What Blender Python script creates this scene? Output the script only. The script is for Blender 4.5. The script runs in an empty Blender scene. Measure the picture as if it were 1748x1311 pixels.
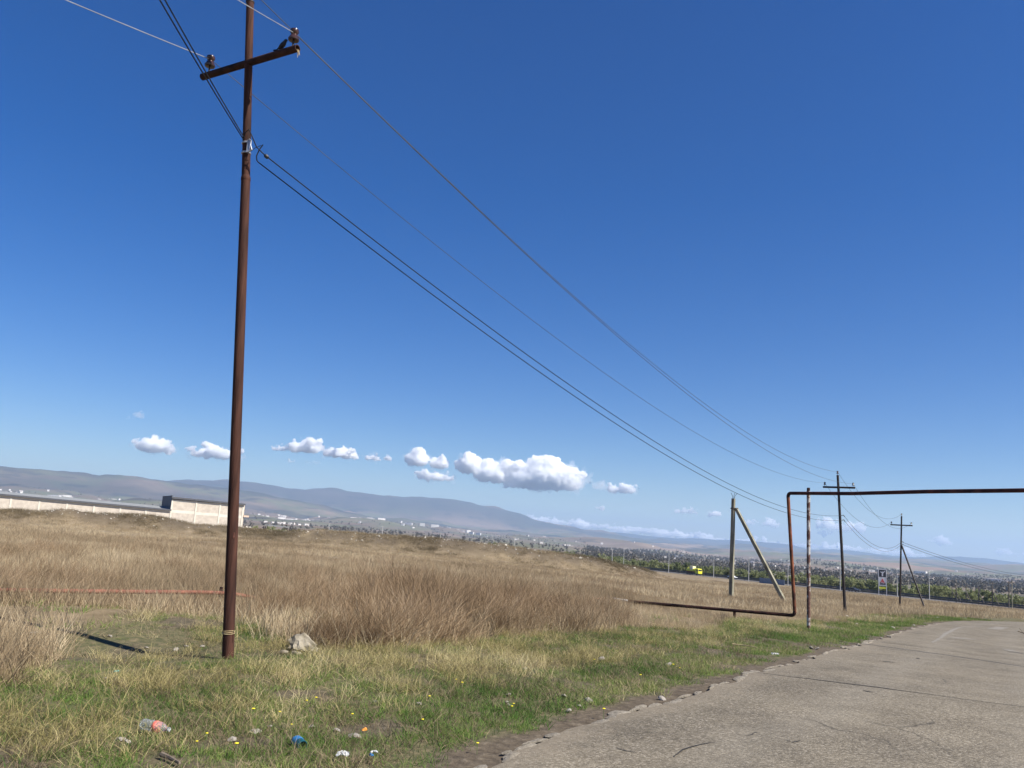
import bpy, bmesh, math, random
import numpy as np
from mathutils import Vector, Matrix
random.seed(7); RNG = np.random.default_rng(7)
SC = bpy.context.scene
COL = SC.collection
rad = math.radians

# ------------------------------------------------------------------ camera
PW, PH, PF = 1748., 1311., 1414.
PITCH, ROLL, EYE = rad(10.3), rad(3.66), np.array([0., 0., 1.6])
fwd = np.array([0, math.cos(PITCH), math.sin(PITCH)]); r0 = np.array([1., 0, 0]); u0 = np.cross(r0, fwd)
cr, sr = math.cos(ROLL), math.sin(ROLL)
RT = cr*r0 + sr*u0; UP = -sr*r0 + cr*u0
cam = bpy.data.cameras.new('camera'); camo = bpy.data.objects.new('camera', cam); COL.objects.link(camo)
cam.sensor_width = 36; cam.lens = 36*PF/PW; cam.clip_start = .05; cam.clip_end = 120000
m = Matrix.Identity(4)
for i in range(3):
    m[i][0], m[i][1], m[i][2], m[i][3] = RT[i], UP[i], -fwd[i], EYE[i]
camo.matrix_world = m
SC.camera = camo

# ------------------------------------------------------------------ sky, sun, exposure
SUN_EL = rad(45); SUN_AZ = math.atan2(.89, -.455)
sund = Vector((math.sin(SUN_AZ)*math.cos(SUN_EL), math.cos(SUN_AZ)*math.cos(SUN_EL), math.sin(SUN_EL)))
W = bpy.data.worlds.new('World'); SC.world = W; W.use_nodes = True
wn = W.node_tree; bg = wn.nodes['Background']
sky = wn.nodes.new('ShaderNodeTexSky'); sky.sky_type = 'NISHITA'; sky.sun_disc = False
sky.sun_elevation = SUN_EL; sky.sun_rotation = SUN_AZ
sky.altitude = 500; sky.air_density = 1.0; sky.dust_density = .2; sky.ozone_density = 5.0
hs = wn.nodes.new('ShaderNodeHueSaturation'); hs.inputs['Saturation'].default_value = 1.38; hs.inputs['Hue'].default_value = .514
wn.links.new(sky.outputs[0], hs.inputs['Color']); wn.links.new(hs.outputs[0], bg.inputs[0]); bg.inputs[1].default_value = .056
sl = bpy.data.lights.new('sun', 'SUN'); sl.energy = 4.6; sl.angle = rad(.53); sl.color = (1, .95, .87)
so = bpy.data.objects.new('sun', sl); COL.objects.link(so); so.rotation_euler = sund.to_track_quat('Z', 'Y').to_euler(); so.location = (0, 0, 60)
vs = SC.view_settings; vs.view_transform = 'Standard'; vs.look = 'None'; vs.exposure = 1.0; vs.gamma = 1; vs.use_curve_mapping = False
SC.cycles.volume_bounces = 56; SC.cycles.max_bounces = 56; SC.cycles.diffuse_bounces = 4; SC.cycles.glossy_bounces = 4; SC.cycles.transparent_max_bounces = 16

# ------------------------------------------------------------------ pixel <-> place helpers
def ray(u, v):
    d = fwd*PF + RT*(u-PW/2) + UP*(PH/2-v); return d/np.linalg.norm(d)
def at(u, v, r):
    q = ray(u, v); return EYE + q*r/math.hypot(q[0], q[1])
def hzv(u):
    lo, hi = 0., 3000.
    for _ in range(50):
        mid = (lo+hi)/2
        if ray(u, mid)[2] > 0: lo = mid
        else: hi = mid
    return lo
def uaz(u):
    q = ray(u, hzv(u)); return math.atan2(q[0], q[1])

# ------------------------------------------------------------------ noise
def _hash(i, j, s):
    n = (i.astype(np.int64)*374761393 + j.astype(np.int64)*668265263 + s*982451653) & 0x7fffffff
    n = (n ^ (n >> 13))*1274126177 & 0x7fffffff
    return ((n ^ (n >> 16)) & 0xffff)/65535.
def vnoise(x, y, s=0):
    xi, yi = np.floor(x), np.floor(y); fx, fy = x-xi, y-yi
    fx = fx*fx*(3-2*fx); fy = fy*fy*(3-2*fy)
    a, b, c, d = _hash(xi, yi, s), _hash(xi+1, yi, s), _hash(xi, yi+1, s), _hash(xi+1, yi+1, s)
    return a+(b-a)*fx+(c-a)*fy+(a-b-c+d)*fx*fy
def fbm(x, y, o=4, s=0):
    t, a, n = 0, .5, 0
    for k in range(o):
        t = t+a*vnoise(x*2**k+17.3*k, y*2**k-9.1*k, s+k); n += a; a *= .5
    return t/n
def sstep(a, b, x):
    t = np.clip((x-a)/(b-a), 0, 1); return t*t*(3-2*t)

# ------------------------------------------------------------------ terrain
UC = [-700, 0, 390, 700, 1050, 1250, 1450, 1748, 2500]
NR = [3, 10, 18, 30, 45, 65, 90, 130, 200, 300, 430]
NZ = {-700: [0, .1, .1, .1, 0, -.2, -.6, -1.0, -1.2, -2.5, -7],
      0: [0, 0, 0, -.05, -.2, -.5, -.9, -1.35, -1.6, -3, -8],
      390: [0, 0, -.1, -.2, -.4, -.8, -1.2, -1.7, -2.2, -4.5, -9],
      700: [0, 0, -.15, -.4, -.8, -1.3, -1.75, -2.3, -3.7, -6.5, -10.5],
      1050: [0, -.03, -.2, -.5, -1.0, -1.6, -2.4, -3.7, -5.6, -8.2, -11],
      1250: [0, -.03, -.25, -.65, -1.2, -2.0, -2.9, -4.2, -6.3, -9.2, -12.2],
      1450: [0, -.03, -.3, -.8, -1.3, -1.95, -2.6, -4.0, -6.7, -10.2, -13],
      1748: [0, -.03, -.33, -.85, -1.25, -1.8, -2.6, -4.2, -7, -11.0, -13.5],
      2500: [0, -.03, -.33, -.85, -1.25, -1.8, -2.6, -4.2, -7, -11.2, -14]}
FAR = [(700, [(0, -35), (700, -32), (1100, -40), (1748, -54)]),
       (1200, [(0, -20), (424, -20), (700, -22), (1100, -34), (1748, -43)]),
       (2500, [(0, 0), (424, -6), (700, -8), (960, -14), (1200, -22), (1748, -27)]),
       (5000, [(0, 16), (424, 8), (700, 2), (960, -6), (1200, -11), (1748, -12)]),
       (7500, [(0, 34), (290, 26), (424, 16), (700, 9), (960, -1), (1200, -4), (1748, -4)]),
       (9500, [(0, 66), (100, 62), (189, 61), (272, 56), (395, 47), (480, 42), (532, 37), (640, 14), (785, 10), (960, 2), (1200, 0), (1748, -1)]),
       (11500, [(0, 45), (400, 35), (560, 22), (700, 18), (880, 10), (1200, 3), (1748, 0)]),
       (14000, [(0, 50), (250, 52), (310, 61), (416, 64), (492, 58), (560, 57), (640, 56), (704, 56), (788, 53), (840, 47), (880, 37), (932, 25), (981, 22), (1021, 17), (1100, 8), (1748, 2)]),
       (17000, [(0, 20), (900, 10), (1748, 2)]),
       (20000, [(0, 20), (900, 8), (1000, 17), (1073, 16), (1128, 12), (1205, 14), (1308, 16), (1355, 14), (1385, 7), (1415, 11), (1454, 11), (1513, 6), (1569, 7), (1642, 13), (1702, 11), (1748, 7), (1900, 12), (2100, 6), (2400, 14)]),
       (24000, [(0, -30), (1748, -30)])]
UG = np.array(sorted(set(UC) | set(range(-700, 2501, 20)))); AZG = np.array([uaz(u) for u in UG]); HZG = np.array([hzv(u) for u in UG])
ROWS = NR + [f[0] for f in FAR]; LR = np.log(np.array(ROWS, float))
TAB = np.zeros((len(UG), len(ROWS)))
for k in range(len(NR)):
    TAB[:, k] = np.interp(UG, UC, [NZ[u][k] for u in UC])
for k, (r, pts) in enumerate(FAR):
    dv = np.interp(UG, [p[0] for p in pts], [p[1] for p in pts])
    TAB[:, len(NR)+k] = [at(u, h-d, r)[2] for u, h, d in zip(UG, HZG, dv)]
H_ = np.diff(LR); DEL = np.diff(TAB, axis=1)/H_
TAN = np.zeros_like(TAB)
with np.errstate(divide='ignore', invalid='ignore'):
    hm = 2*DEL[:, 1:]*DEL[:, :-1]/(DEL[:, 1:]+DEL[:, :-1])
TAN[:, 1:-1] = np.where(DEL[:, 1:]*DEL[:, :-1] > 0, hm, 0); TAN[:, -1] = DEL[:, -1]

# left edge of the road (world), near to far
REDGE = np.array([(-14, -16.5), (-6, -3.5), (-2.4, 2.3), (-.12, 6.02), (.16, 6.53), (.55, 7.19), (1.13, 8.07), (1.66, 8.79), (2.12, 9.42), (2.97, 10.83), (4.13, 12.71),
                  (6.4, 16.5), (8.81, 20.66), (11.8, 25.9), (14.83, 31.07), (17.4, 35.2), (20.0, 39.1), (22.4, 42.8), (25.2, 46.3), (29.0, 49.8), (33.7, 53.0), (40, 56), (50, 58.5), (66, 60)], float)
def catmull(P, step):
    out = []
    for i in range(len(P)-1):
        p0, p1, p2, p3 = P[max(i-1, 0)], P[i], P[i+1], P[min(i+2, len(P)-1)]
        n = max(2, int(np.linalg.norm(p2-p1)/step))
        for t in np.arange(n)/n:
            out.append(.5*((2*p1)+(-p0+p2)*t+(2*p0-5*p1+4*p2-p3)*t*t+(-p0+3*p1-3*p2+p3)*t**3))
    out.append(P[-1]); return np.array(out)
REDGE_C = catmull(REDGE, 2.0)
def polydist(x, y, P, want_t=False):
    """signed distance to polyline P (positive = left of travel) and position along it"""
    best = np.full(x.shape, 1e18); sgn = np.ones(x.shape); tt = np.zeros(x.shape); acc = 0
    for a, b in zip(P[:-1], P[1:]):
        d = b[:2]-a[:2]; L = math.hypot(*d)
        t = np.clip(((x-a[0])*d[0]+(y-a[1])*d[1])/L**2, 0, 1)
        q = (x-a[0]-t*d[0])**2+(y-a[1]-t*d[1])**2
        c = d[0]*(y-a[1])-d[1]*(x-a[0])
        k = q < best
        best = np.where(k, q, best); sgn = np.where(k, np.sign(c), sgn); tt = np.where(k, acc+t, tt); acc += 1
    return (np.sqrt(best)*sgn, tt) if want_t else np.sqrt(best)*sgn
ROAD_W = 6.6
BERM = np.array([at(*p) for p in [(-420, 850, 160), (-200, 866, 152), (0, 871, 150), (130, 872, 150), (250, 882, 150), (390, 899, 150), (480, 906, 147), (600, 907, 145), (700, 917, 146), (800, 925, 148), (900, 936, 152), (1000, 951, 157), (1060, 963, 165), (1100, 973, 176)]])
HW_A, HW_B = np.array([190., 222.6]), np.array([20., 504.6])      # highway axis
HW_Z = -11.2
def hw_dist(x, y):
    d = HW_B-HW_A; L = np.linalg.norm(d); return ((x-HW_A[0])*d[1]-(y-HW_A[1])*d[0])/L
def zt(x, y):
    x = np.asarray(x, float); y = np.asarray(y, float); shp = x.shape; x = x.ravel(); y = y.ravel()
    r = np.maximum(np.hypot(x, y), 1.); az = np.arctan2(x, y)
    def table(az):
        j = np.clip(np.searchsorted(AZG, az)-1, 0, len(AZG)-2); w = np.clip((az-AZG[j])/(AZG[j+1]-AZG[j]), 0, 1)
        l = np.clip(np.log(r), LR[0], LR[-1]); i = np.clip(np.searchsorted(LR, l)-1, 0, len(LR)-2)
        h = H_[i]; t = (l-LR[i])/h
        def col(j):
            z0, z1, m0, m1 = TAB[j, i], TAB[j, i+1], TAN[j, i]*h, TAN[j, i+1]*h
            return (2*t**3-3*t*t+1)*z0+(t**3-2*t*t+t)*m0+(-2*t**3+3*t*t)*z1+(t**3-t*t)*m1
        return col(j)*(1-w)+col(j+1)*w
    z = table(az)
    back = sstep(rad(80), rad(150), np.abs(az))
    if back.max() > 0: z = z*(1-back)+back*.5*(table(np.full_like(az, AZG[0]))+table(np.full_like(az, AZG[-1])))
    # relief of the far slopes
    far = sstep(1500, 6000, r)
    if far.max() > 0:
        g = np.abs(fbm(x/900., y/1500., 5, 3)-.5)*2
        z = z+far*((g-.35)*110+(fbm(x/350., y/500., 3, 8)-.5)*40)*(1-.55*sstep(16000, 20000, r))
    # field unevenness
    rd = polydist(x, y, REDGE_C)
    off = sstep(.3, 2.5, rd)+sstep(ROAD_W+.3, ROAD_W+2.5, -rd)
    nearm = 1-sstep(300, 900, r)
    z = z+off*nearm*((fbm(x/2.2, y/2.2, 3, 5)-.5)*.16+(fbm(x/14, y/14, 2, 6)-.5)*.35*sstep(12, 40, r))
    z = z-.13*np.exp(-(((x+4.5)/1.3)**2+((y-10.6)/.8)**2))+.12*np.exp(-(((x+6.)/2.2)**2+((y-12.9)/1.1)**2))
    # earth bank across the field
    bd, bt = polydist(x, y, BERM, True)
    cz = np.interp(bt, np.arange(len(BERM)), BERM[:, 2])
    e = np.exp(-(np.abs(bd)/5.5)**2.4)*((bt > .0) & (bt < len(BERM)-1.001))
    z = z+np.maximum(cz-z, 0)*e*(1+(fbm(x/3., y/3., 3, 11)-.5)*.25) + e*(fbm(x/5, y/5, 3, 12)-.55)*.9
    # highway bench
    hd = np.abs(hw_dist(x, y)); k = (1-sstep(9, 30, hd))*(1-sstep(700, 1200, r))*(y > 60)
    z = z*(1-k)+HW_Z*k
    # ground kept just under the road slab
    ins = sstep(.1, .5, -rd)*(1-sstep(ROAD_W-.5, ROAD_W-.1, -rd))
    z = z-.12*ins
    return z.reshape(shp)
def z1(x, y): return float(zt(np.array([x]), np.array([y]))[0])
def ground_at(u, v, rmax=900):
    q = ray(u, v); h = math.hypot(q[0], q[1]); rr = np.geomspace(3, rmax, 1500)/h
    P = EYE+q*rr[:, None]; d = P[:, 2]-zt(P[:, 0], P[:, 1]); k = np.argmax(d < 0)
    if k == 0: return P[-1]
    a, b = d[k-1], d[k]; t = a/(a-b); return P[k-1]+(P[k]-P[k-1])*t

# ------------------------------------------------------------------ materials
def mat(name, col=(.5, .5, .5), rough=.8, col2=None, scale=5, detail=4, bump=0, bscale=None, metal=0, spec=.3, ramp=(.35, .65), coord='Object', stretch=None):
    m = bpy.data.materials.new(name); m.use_nodes = True; n = m.node_tree.nodes; l = m.node_tree.links
    b = n['Principled BSDF']; b.inputs['Roughness'].default_value = rough; b.inputs['Metallic'].default_value = metal; b.inputs['Specular IOR Level'].default_value = spec
    b.inputs['Base Color'].default_value = (*col, 1)
    tc = n.new('ShaderNodeTexCoord'); src = tc.outputs[coord]
    if stretch:
        mp = n.new('ShaderNodeMapping'); mp.inputs['Scale'].default_value = stretch; l.new(src, mp.inputs[0]); src = mp.outputs[0]
    if col2:
        t = n.new('ShaderNodeTexNoise'); t.inputs['Scale'].default_value = scale; t.inputs['Detail'].default_value = detail; l.new(src, t.inputs['Vector'])
        r = n.new('ShaderNodeValToRGB'); r.color_ramp.elements[0].position, r.color_ramp.elements[1].position = ramp
        r.color_ramp.elements[0].color = (*col, 1); r.color_ramp.elements[1].color = (*col2, 1)
        l.new(t.outputs['Fac'], r.inputs[0]); l.new(r.outputs[0], b.inputs['Base Color'])
    if bump:
        t2 = n.new('ShaderNodeTexNoise'); t2.inputs['Scale'].default_value = bscale or scale*3; t2.inputs['Detail'].default_value = 5; l.new(src, t2.inputs['Vector'])
        bp = n.new('ShaderNodeBump'); bp.inputs['Strength'].default_value = bump; bp.inputs['Distance'].default_value = .02; l.new(t2.outputs['Fac'], bp.inputs['Height']); l.new(bp.outputs[0], b.inputs['Normal'])
    return m
class NT:                                   # tiny node helper
    def __init__(s, m): s.m = m; s.n = m.node_tree.nodes; s.l = m.node_tree.links; s.b = s.n['Principled BSDF']
    def noise(s, vec, scale, detail=4, rough=.55):
        t = s.n.new('ShaderNodeTexNoise'); t.inputs['Scale'].default_value = scale; t.inputs['Detail'].default_value = detail; t.inputs['Roughness'].default_value = rough
        s.l.new(vec, t.inputs['Vector']); return t.outputs['Fac']
    def ramp(s, fac, stops):
        r = s.n.new('ShaderNodeValToRGB'); e = r.color_ramp.elements
        while len(e) < len(stops): e.new(.5)
        for k, (p, c) in enumerate(stops): e[k].position = p; e[k].color = (*c, 1) if len(c) == 3 else c
        s.l.new(fac, r.inputs[0]); return r.outputs[0]
    def mix(s, fac, a, b, mode='MIX'):
        x = s.n.new('ShaderNodeMix'); x.data_type = 'RGBA'; x.blend_type = mode
        for sock, val in ((x.inputs[0], fac), (x.inputs[6], a), (x.inputs[7], b)):
            if isinstance(val, (int, float)): sock.default_value = val
            elif isinstance(val, tuple): sock.default_value = (*val, 1)
            else: s.l.new(val, sock)
        return x.outputs[2]
    def math(s, op, a, b=0., clamp=False):
        x = s.n.new('ShaderNodeMath'); x.operation = op; x.use_clamp = clamp
        for sock, val in ((x.inputs[0], a), (x.inputs[1], b)):
            if isinstance(val, (int, float)): sock.default_value = val
            else: s.l.new(val, sock)
        return x.outputs[0]
    def attr(s, name):
        a = s.n.new('ShaderNodeAttribute'); a.attribute_name = name; return a
    def bump(s, h, strength=.5, dist=.02):
        b = s.n.new('ShaderNodeBump'); b.inputs['Strength'].default_value = strength; b.inputs['Distance'].default_value = dist
        s.l.new(h, b.inputs['Height']); s.l.new(b.outputs[0], s.b.inputs['Normal'])
    def obj(s): return s.n.new('ShaderNodeTexCoord').outputs['Object']
def bare(name, rough=.9):
    m = bpy.data.materials.new(name); m.use_nodes = True; t = NT(m); t.b.inputs['Roughness'].default_value = rough; t.b.inputs['Specular IOR Level'].default_value = .2
    return m, t

M = {}
M['rust_dark'] = mat('rust_dark', (.026, .013, .010), .75, (.085, .037, .025), 14, 7, .4, 60, 0, .12, (.32, .72), stretch=(1, 1, .10))
M['rust_red'] = mat('rust_red', (.13, .05, .034), .8, (.25, .10, .062), 7, 6, .25, 50)
M['rust_black'] = mat('rust_black', (.020, .012, .011), .75, (.06, .028, .02), 6, 6, .25, 50, spec=.12)
M['iron_black'] = mat('iron_black', (.02, .017, .016), .6, (.04, .03, .026), 8)
M['insulator'] = mat('insulator', (.035, .016, .013), .2, (.055, .024, .018), 20, spec=.6)
M['wire'] = mat('wire', (.10, .10, .105), .5, (.06, .06, .065), 3, metal=.2)  # silhouette darkness against the sky put into the bare wire's colour
M['wire_pale'] = mat('wire_pale', (.40, .40, .39), .4, (.28, .28, .28), 3, metal=.3)  # copy of the same wire, bright look of the near spans painted in
M['cable'] = mat('cable', (.012, .012, .013), .5, (.02, .02, .02), 30)
M['galv'] = mat('galv', (.5, .5, .5), .4, (.35, .36, .37), 30, metal=.7)
M['concrete'] = mat('concrete', (.15, .14, .095), .9, (.28, .262, .195), 3, 6, .3, 40, stretch=(1, 1, .3))
M['straw'] = mat('straw', (.5, .4, .22), .9, (.36, .27, .14), 40)
M['stone'] = mat('stone', (.17, .145, .10), .9, (.36, .32, .25), 6, 6, .6, 18)
M['stone_grey'] = mat('stone_grey', (.24, .215, .18), .9, (.40, .36, .31), 14, 6, .5, 40)
M['edge_stone'] = mat('edge_stone', (.20, .172, .132), .92, (.36, .315, .245), 9, 7, 1., 60)
M['bird'] = mat('bird', (.012, .011, .012), .45, (.03, .025, .03), 40)
M['bark'] = mat('bark', (.12, .09, .065), .9, (.2, .16, .12), 12)

# rusty post with flaking white paint
m, t = bare('peeling_post', .75); o = t.obj()
f = t.noise(o, 5.5, 7, .7); c = t.ramp(f, [(.42, (.10, .05, .04)), (.50, (.15, .09, .07)), (.55, (.40, .37, .34)), (.8, (.52, .50, .47))])
t.l.new(c, t.b.inputs['Base Color']); t.bump(f, .3); M['peel'] = m
# half white, worn pipe end
m, t = bare('white_wrap', .8); f = t.noise(t.obj(), 9, 5); t.l.new(t.ramp(f, [(.35, (.55, .53, .48)), (.7, (.75, .73, .68))]), t.b.inputs['Base Color']); M['white_wrap'] = m

# asphalt: worn chippings
m, t = bare('asphalt', .88); o = t.obj()
vo = t.n.new('ShaderNodeTexVoronoi'); vo.inputs['Scale'].default_value = 70; t.l.new(o, vo.inputs['Vector'])
sep = t.n.new('ShaderNodeSeparateColor'); t.l.new(vo.outputs['Color'], sep.inputs[0])
chip = t.ramp(sep.outputs[0], [(0, (.022, .019, .014)), (.22, (.07, .06, .045)), (.55, (.165, .142, .104)), (.85, (.265, .23, .175)), (1, (.46, .41, .33))])
big = t.noise(o, .35, 4); big2 = t.noise(o, 2.3, 5)
tone = t.ramp(t.math('ADD', t.math('MULTIPLY', big, .6), t.math('MULTIPLY', big2, .4)), [(.36, (.11, .093, .067)), (.5, (.172, .145, .103)), (.64, (.232, .196, .138))])
c = t.mix(.50, tone, chip)
worn = t.ramp(t.noise(o, .9, 6, .7), [(.45, (1, 1, 1)), (.62, (.78, .77, .76)), (.75, (.6, .59, .58))])
c = t.mix(.8, c, worn, 'MULTIPLY')
ac = t.attr('across').outputs['Fac']
wob = t.math('ADD', ac, t.math('MULTIPLY', t.math('SUBTRACT', t.noise(o, .5, 3), .5), .9))
track = t.ramp(t.math('DIVIDE', wob, 7.), [(.0, (.0, .0, .0)), (.14, (.0, .0, .0)), (.20, (1, 1, 1)), (.27, (.0, .0, .0)), (.40, (0, 0, 0)), (.47, (1, 1, 1)), (.54, (0, 0, 0))])
c = t.mix(t.math('MULTIPLY', track, .2), c, (.25, .225, .18))
grit = t.math('MULTIPLY', t.ramp(t.math('ADD', wob, t.math('MULTIPLY', t.noise(o, 7, 5, .7), 1.1)), [(.55, (1, 1, 1)), (1., (0, 0, 0))]), .55)
c = t.mix(grit, c, (.23, .19, .135))
wv = t.n.new('ShaderNodeTexNoise'); wv.inputs['Scale'].default_value = 1.4; wv.inputs['Detail'].default_value = 5; t.l.new(o, wv.inputs['Vector'])
wm = t.n.new('ShaderNodeVectorMath'); wm.operation = 'MULTIPLY_ADD'; wm.inputs[1].default_value = (.9, .9, 0); t.l.new(wv.outputs['Color'], wm.inputs[0]); t.l.new(o, wm.inputs[2])
ve = t.n.new('ShaderNodeTexVoronoi'); ve.feature = 'DISTANCE_TO_EDGE'; ve.inputs['Scale'].default_value = .55; t.l.new(wm.outputs[0], ve.inputs['Vector'])
fine = t.math('MULTIPLY', t.ramp(ve.outputs['Distance'], [(0., (1, 1, 1)), (.011, (0, 0, 0))]), t.ramp(t.noise(o, .33, 3), [(.52, (0, 0, 0)), (.60, (.75, .75, .75))]))
c = t.mix(fine, c, (.03, .027, .022))
t.l.new(c, t.b.inputs['Base Color'])
t.bump(t.math('ADD', t.math('MULTIPLY', vo.outputs['Distance'], -1.2), t.math('MULTIPLY', t.noise(o, 22, 4), .8)), .4, .008); M['asphalt'] = m
M['dark_mark'] = mat('dark_mark', (.028, .026, .024), .95, (.05, .045, .04), 20)
M['patch_pale'] = mat('patch_pale', (.23, .21, .175), .9, (.19, .17, .14), 25, 5, .4, 70)
M['patch_dark'] = mat('patch_dark', (.09, .085, .08), .9, (.13, .12, .11), 18, 5, .4, 70)

# ground: cover attribute  R green verge, G bare dirt, B dry field, A woodland
m, t = bare('ground', .95); o = t.obj(); a = t.attr('cover'); sp = t.n.new('ShaderNodeSeparateColor'); t.l.new(a.outputs['Color'], sp.inputs[0])
n1, n2, n3 = t.noise(o, 1.7, 6, .6), t.noise(o, 11, 5, .6), t.noise(o, .05, 4, .5)
n4, n5 = t.noise(o, .0022, 5, .55), t.noise(o, .0007, 5, .6)
n6 = t.noise(o, .012, 4, .6)
verge = t.ramp(n2, [(.3, (.055, .062, .026)), (.5, (.10, .092, .045)), (.7, (.17, .135, .075))])
dirt = t.ramp(n2, [(.3, (.06, .046, .031)), (.55, (.105, .082, .056)), (.75, (.17, .14, .10))])
field = t.ramp(n1, [(.3, (.12, .09, .05)), (.55, (.21, .16, .095)), (.75, (.28, .22, .135))])
fieldfar = t.ramp(t.noise(o, .35, 6, .65), [(.3, (.13, .10, .058)), (.5, (.20, .155, .095)), (.7, (.27, .21, .14))])
valley = t.mix(t.ramp(n4, [(.38, (0, 0, 0)), (.44, (1, 1, 1))]), t.ramp(n6, [(.35, (.055, .055, .045)), (.7, (.10, .085, .065))]), t.ramp(n5, [(.36, (.23, .17, .125)), (.47, (.15, .115, .085)), (.55, (.12, .125, .07)), (.63, (.22, .155, .12))]))
forest = t.ramp(n6, [(.3, (.018, .026, .028)), (.7, (.036, .044, .04))])
farm = t.attr('farmix')
c = t.mix(sp.outputs[2], verge, t.mix(farm.outputs['Fac'], field, t.mix(t.attr('valleymix').outputs['Fac'], fieldfar, valley)))
c = t.mix(sp.outputs[1], c, dirt)
c = t.mix(t.attr('forest').outputs['Fac'], c, forest)
t.l.new(c, t.b.inputs['Base Color'])
t.bump(t.math('ADD', n1, t.math('MULTIPLY', n2, .6)), .6, .08); M['ground'] = m

def blade_mat(name, stops, rough=.7, trans=.35):
    m, t = bare(name, rough); at_ = t.attr('tint'); oi = t.n.new('ShaderNodeObjectInfo')
    pt = t.attr('ptint'); pt.attribute_type = 'INSTANCER'
    f = t.math('ADD', t.math('ADD', t.math('MULTIPLY', at_.outputs['Fac'], .45), t.math('MULTIPLY', oi.outputs['Random'], .15)), t.math('MULTIPLY', pt.outputs['Fac'], .40))
    c = t.ramp(f, stops); t.l.new(c, t.b.inputs['Base Color'])
    tr = t.n.new('ShaderNodeBsdfTranslucent'); t.l.new(c, tr.inputs[0]); mx = t.n.new('ShaderNodeMixShader'); mx.inputs[0].default_value = trans
    out = t.n['Material Output']; t.l.new(t.b.outputs[0], mx.inputs[1]); t.l.new(tr.outputs[0], mx.inputs[2]); t.l.new(mx.outputs[0], out.inputs[0])
    return m
M['green_blade'] = blade_mat('green_blade', [(.1, (.045, .11, .018)), (.45, (.115, .20, .038)), (.72, (.21, .26, .066)), (.92, (.46, .41, .20))])
M['straw_blade'] = blade_mat('straw_blade', [(.1, (.20, .18, .06)), (.35, (.37, .31, .13)), (.7, (.56, .47, .24)), (.92, (.74, .64, .39))])
M['weed_blade'] = blade_mat('weed_blade', [(.08, (.105, .066, .036)), (.4, (.215, .143, .078)), (.7, (.365, .26, .155)), (.95, (.60, .47, .31))], trans=.25)
M['field_blade'] = blade_mat('field_blade', [(.1, (.19, .14, .083)), (.45, (.35, .265, .16)), (.75, (.50, .40, .255)), (.95, (.64, .54, .37))], trans=.3)
M['thatch_blade'] = blade_mat('thatch_blade', [(.1, (.10, .08, .045)), (.5, (.20, .155, .092)), (.85, (.33, .26, .16))], trans=.2)
M['leaf_spring'] = blade_mat('leaf_spring', [(.15, (.12, .145, .06)), (.5, (.22, .24, .105)), (.85, (.32, .33, .17))])
M['leaf_dark'] = blade_mat('leaf_dark', [(.1, (.075, .07, .058)), (.5, (.14, .125, .10)), (.9, (.22, .195, .155))], trans=.15)

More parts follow.
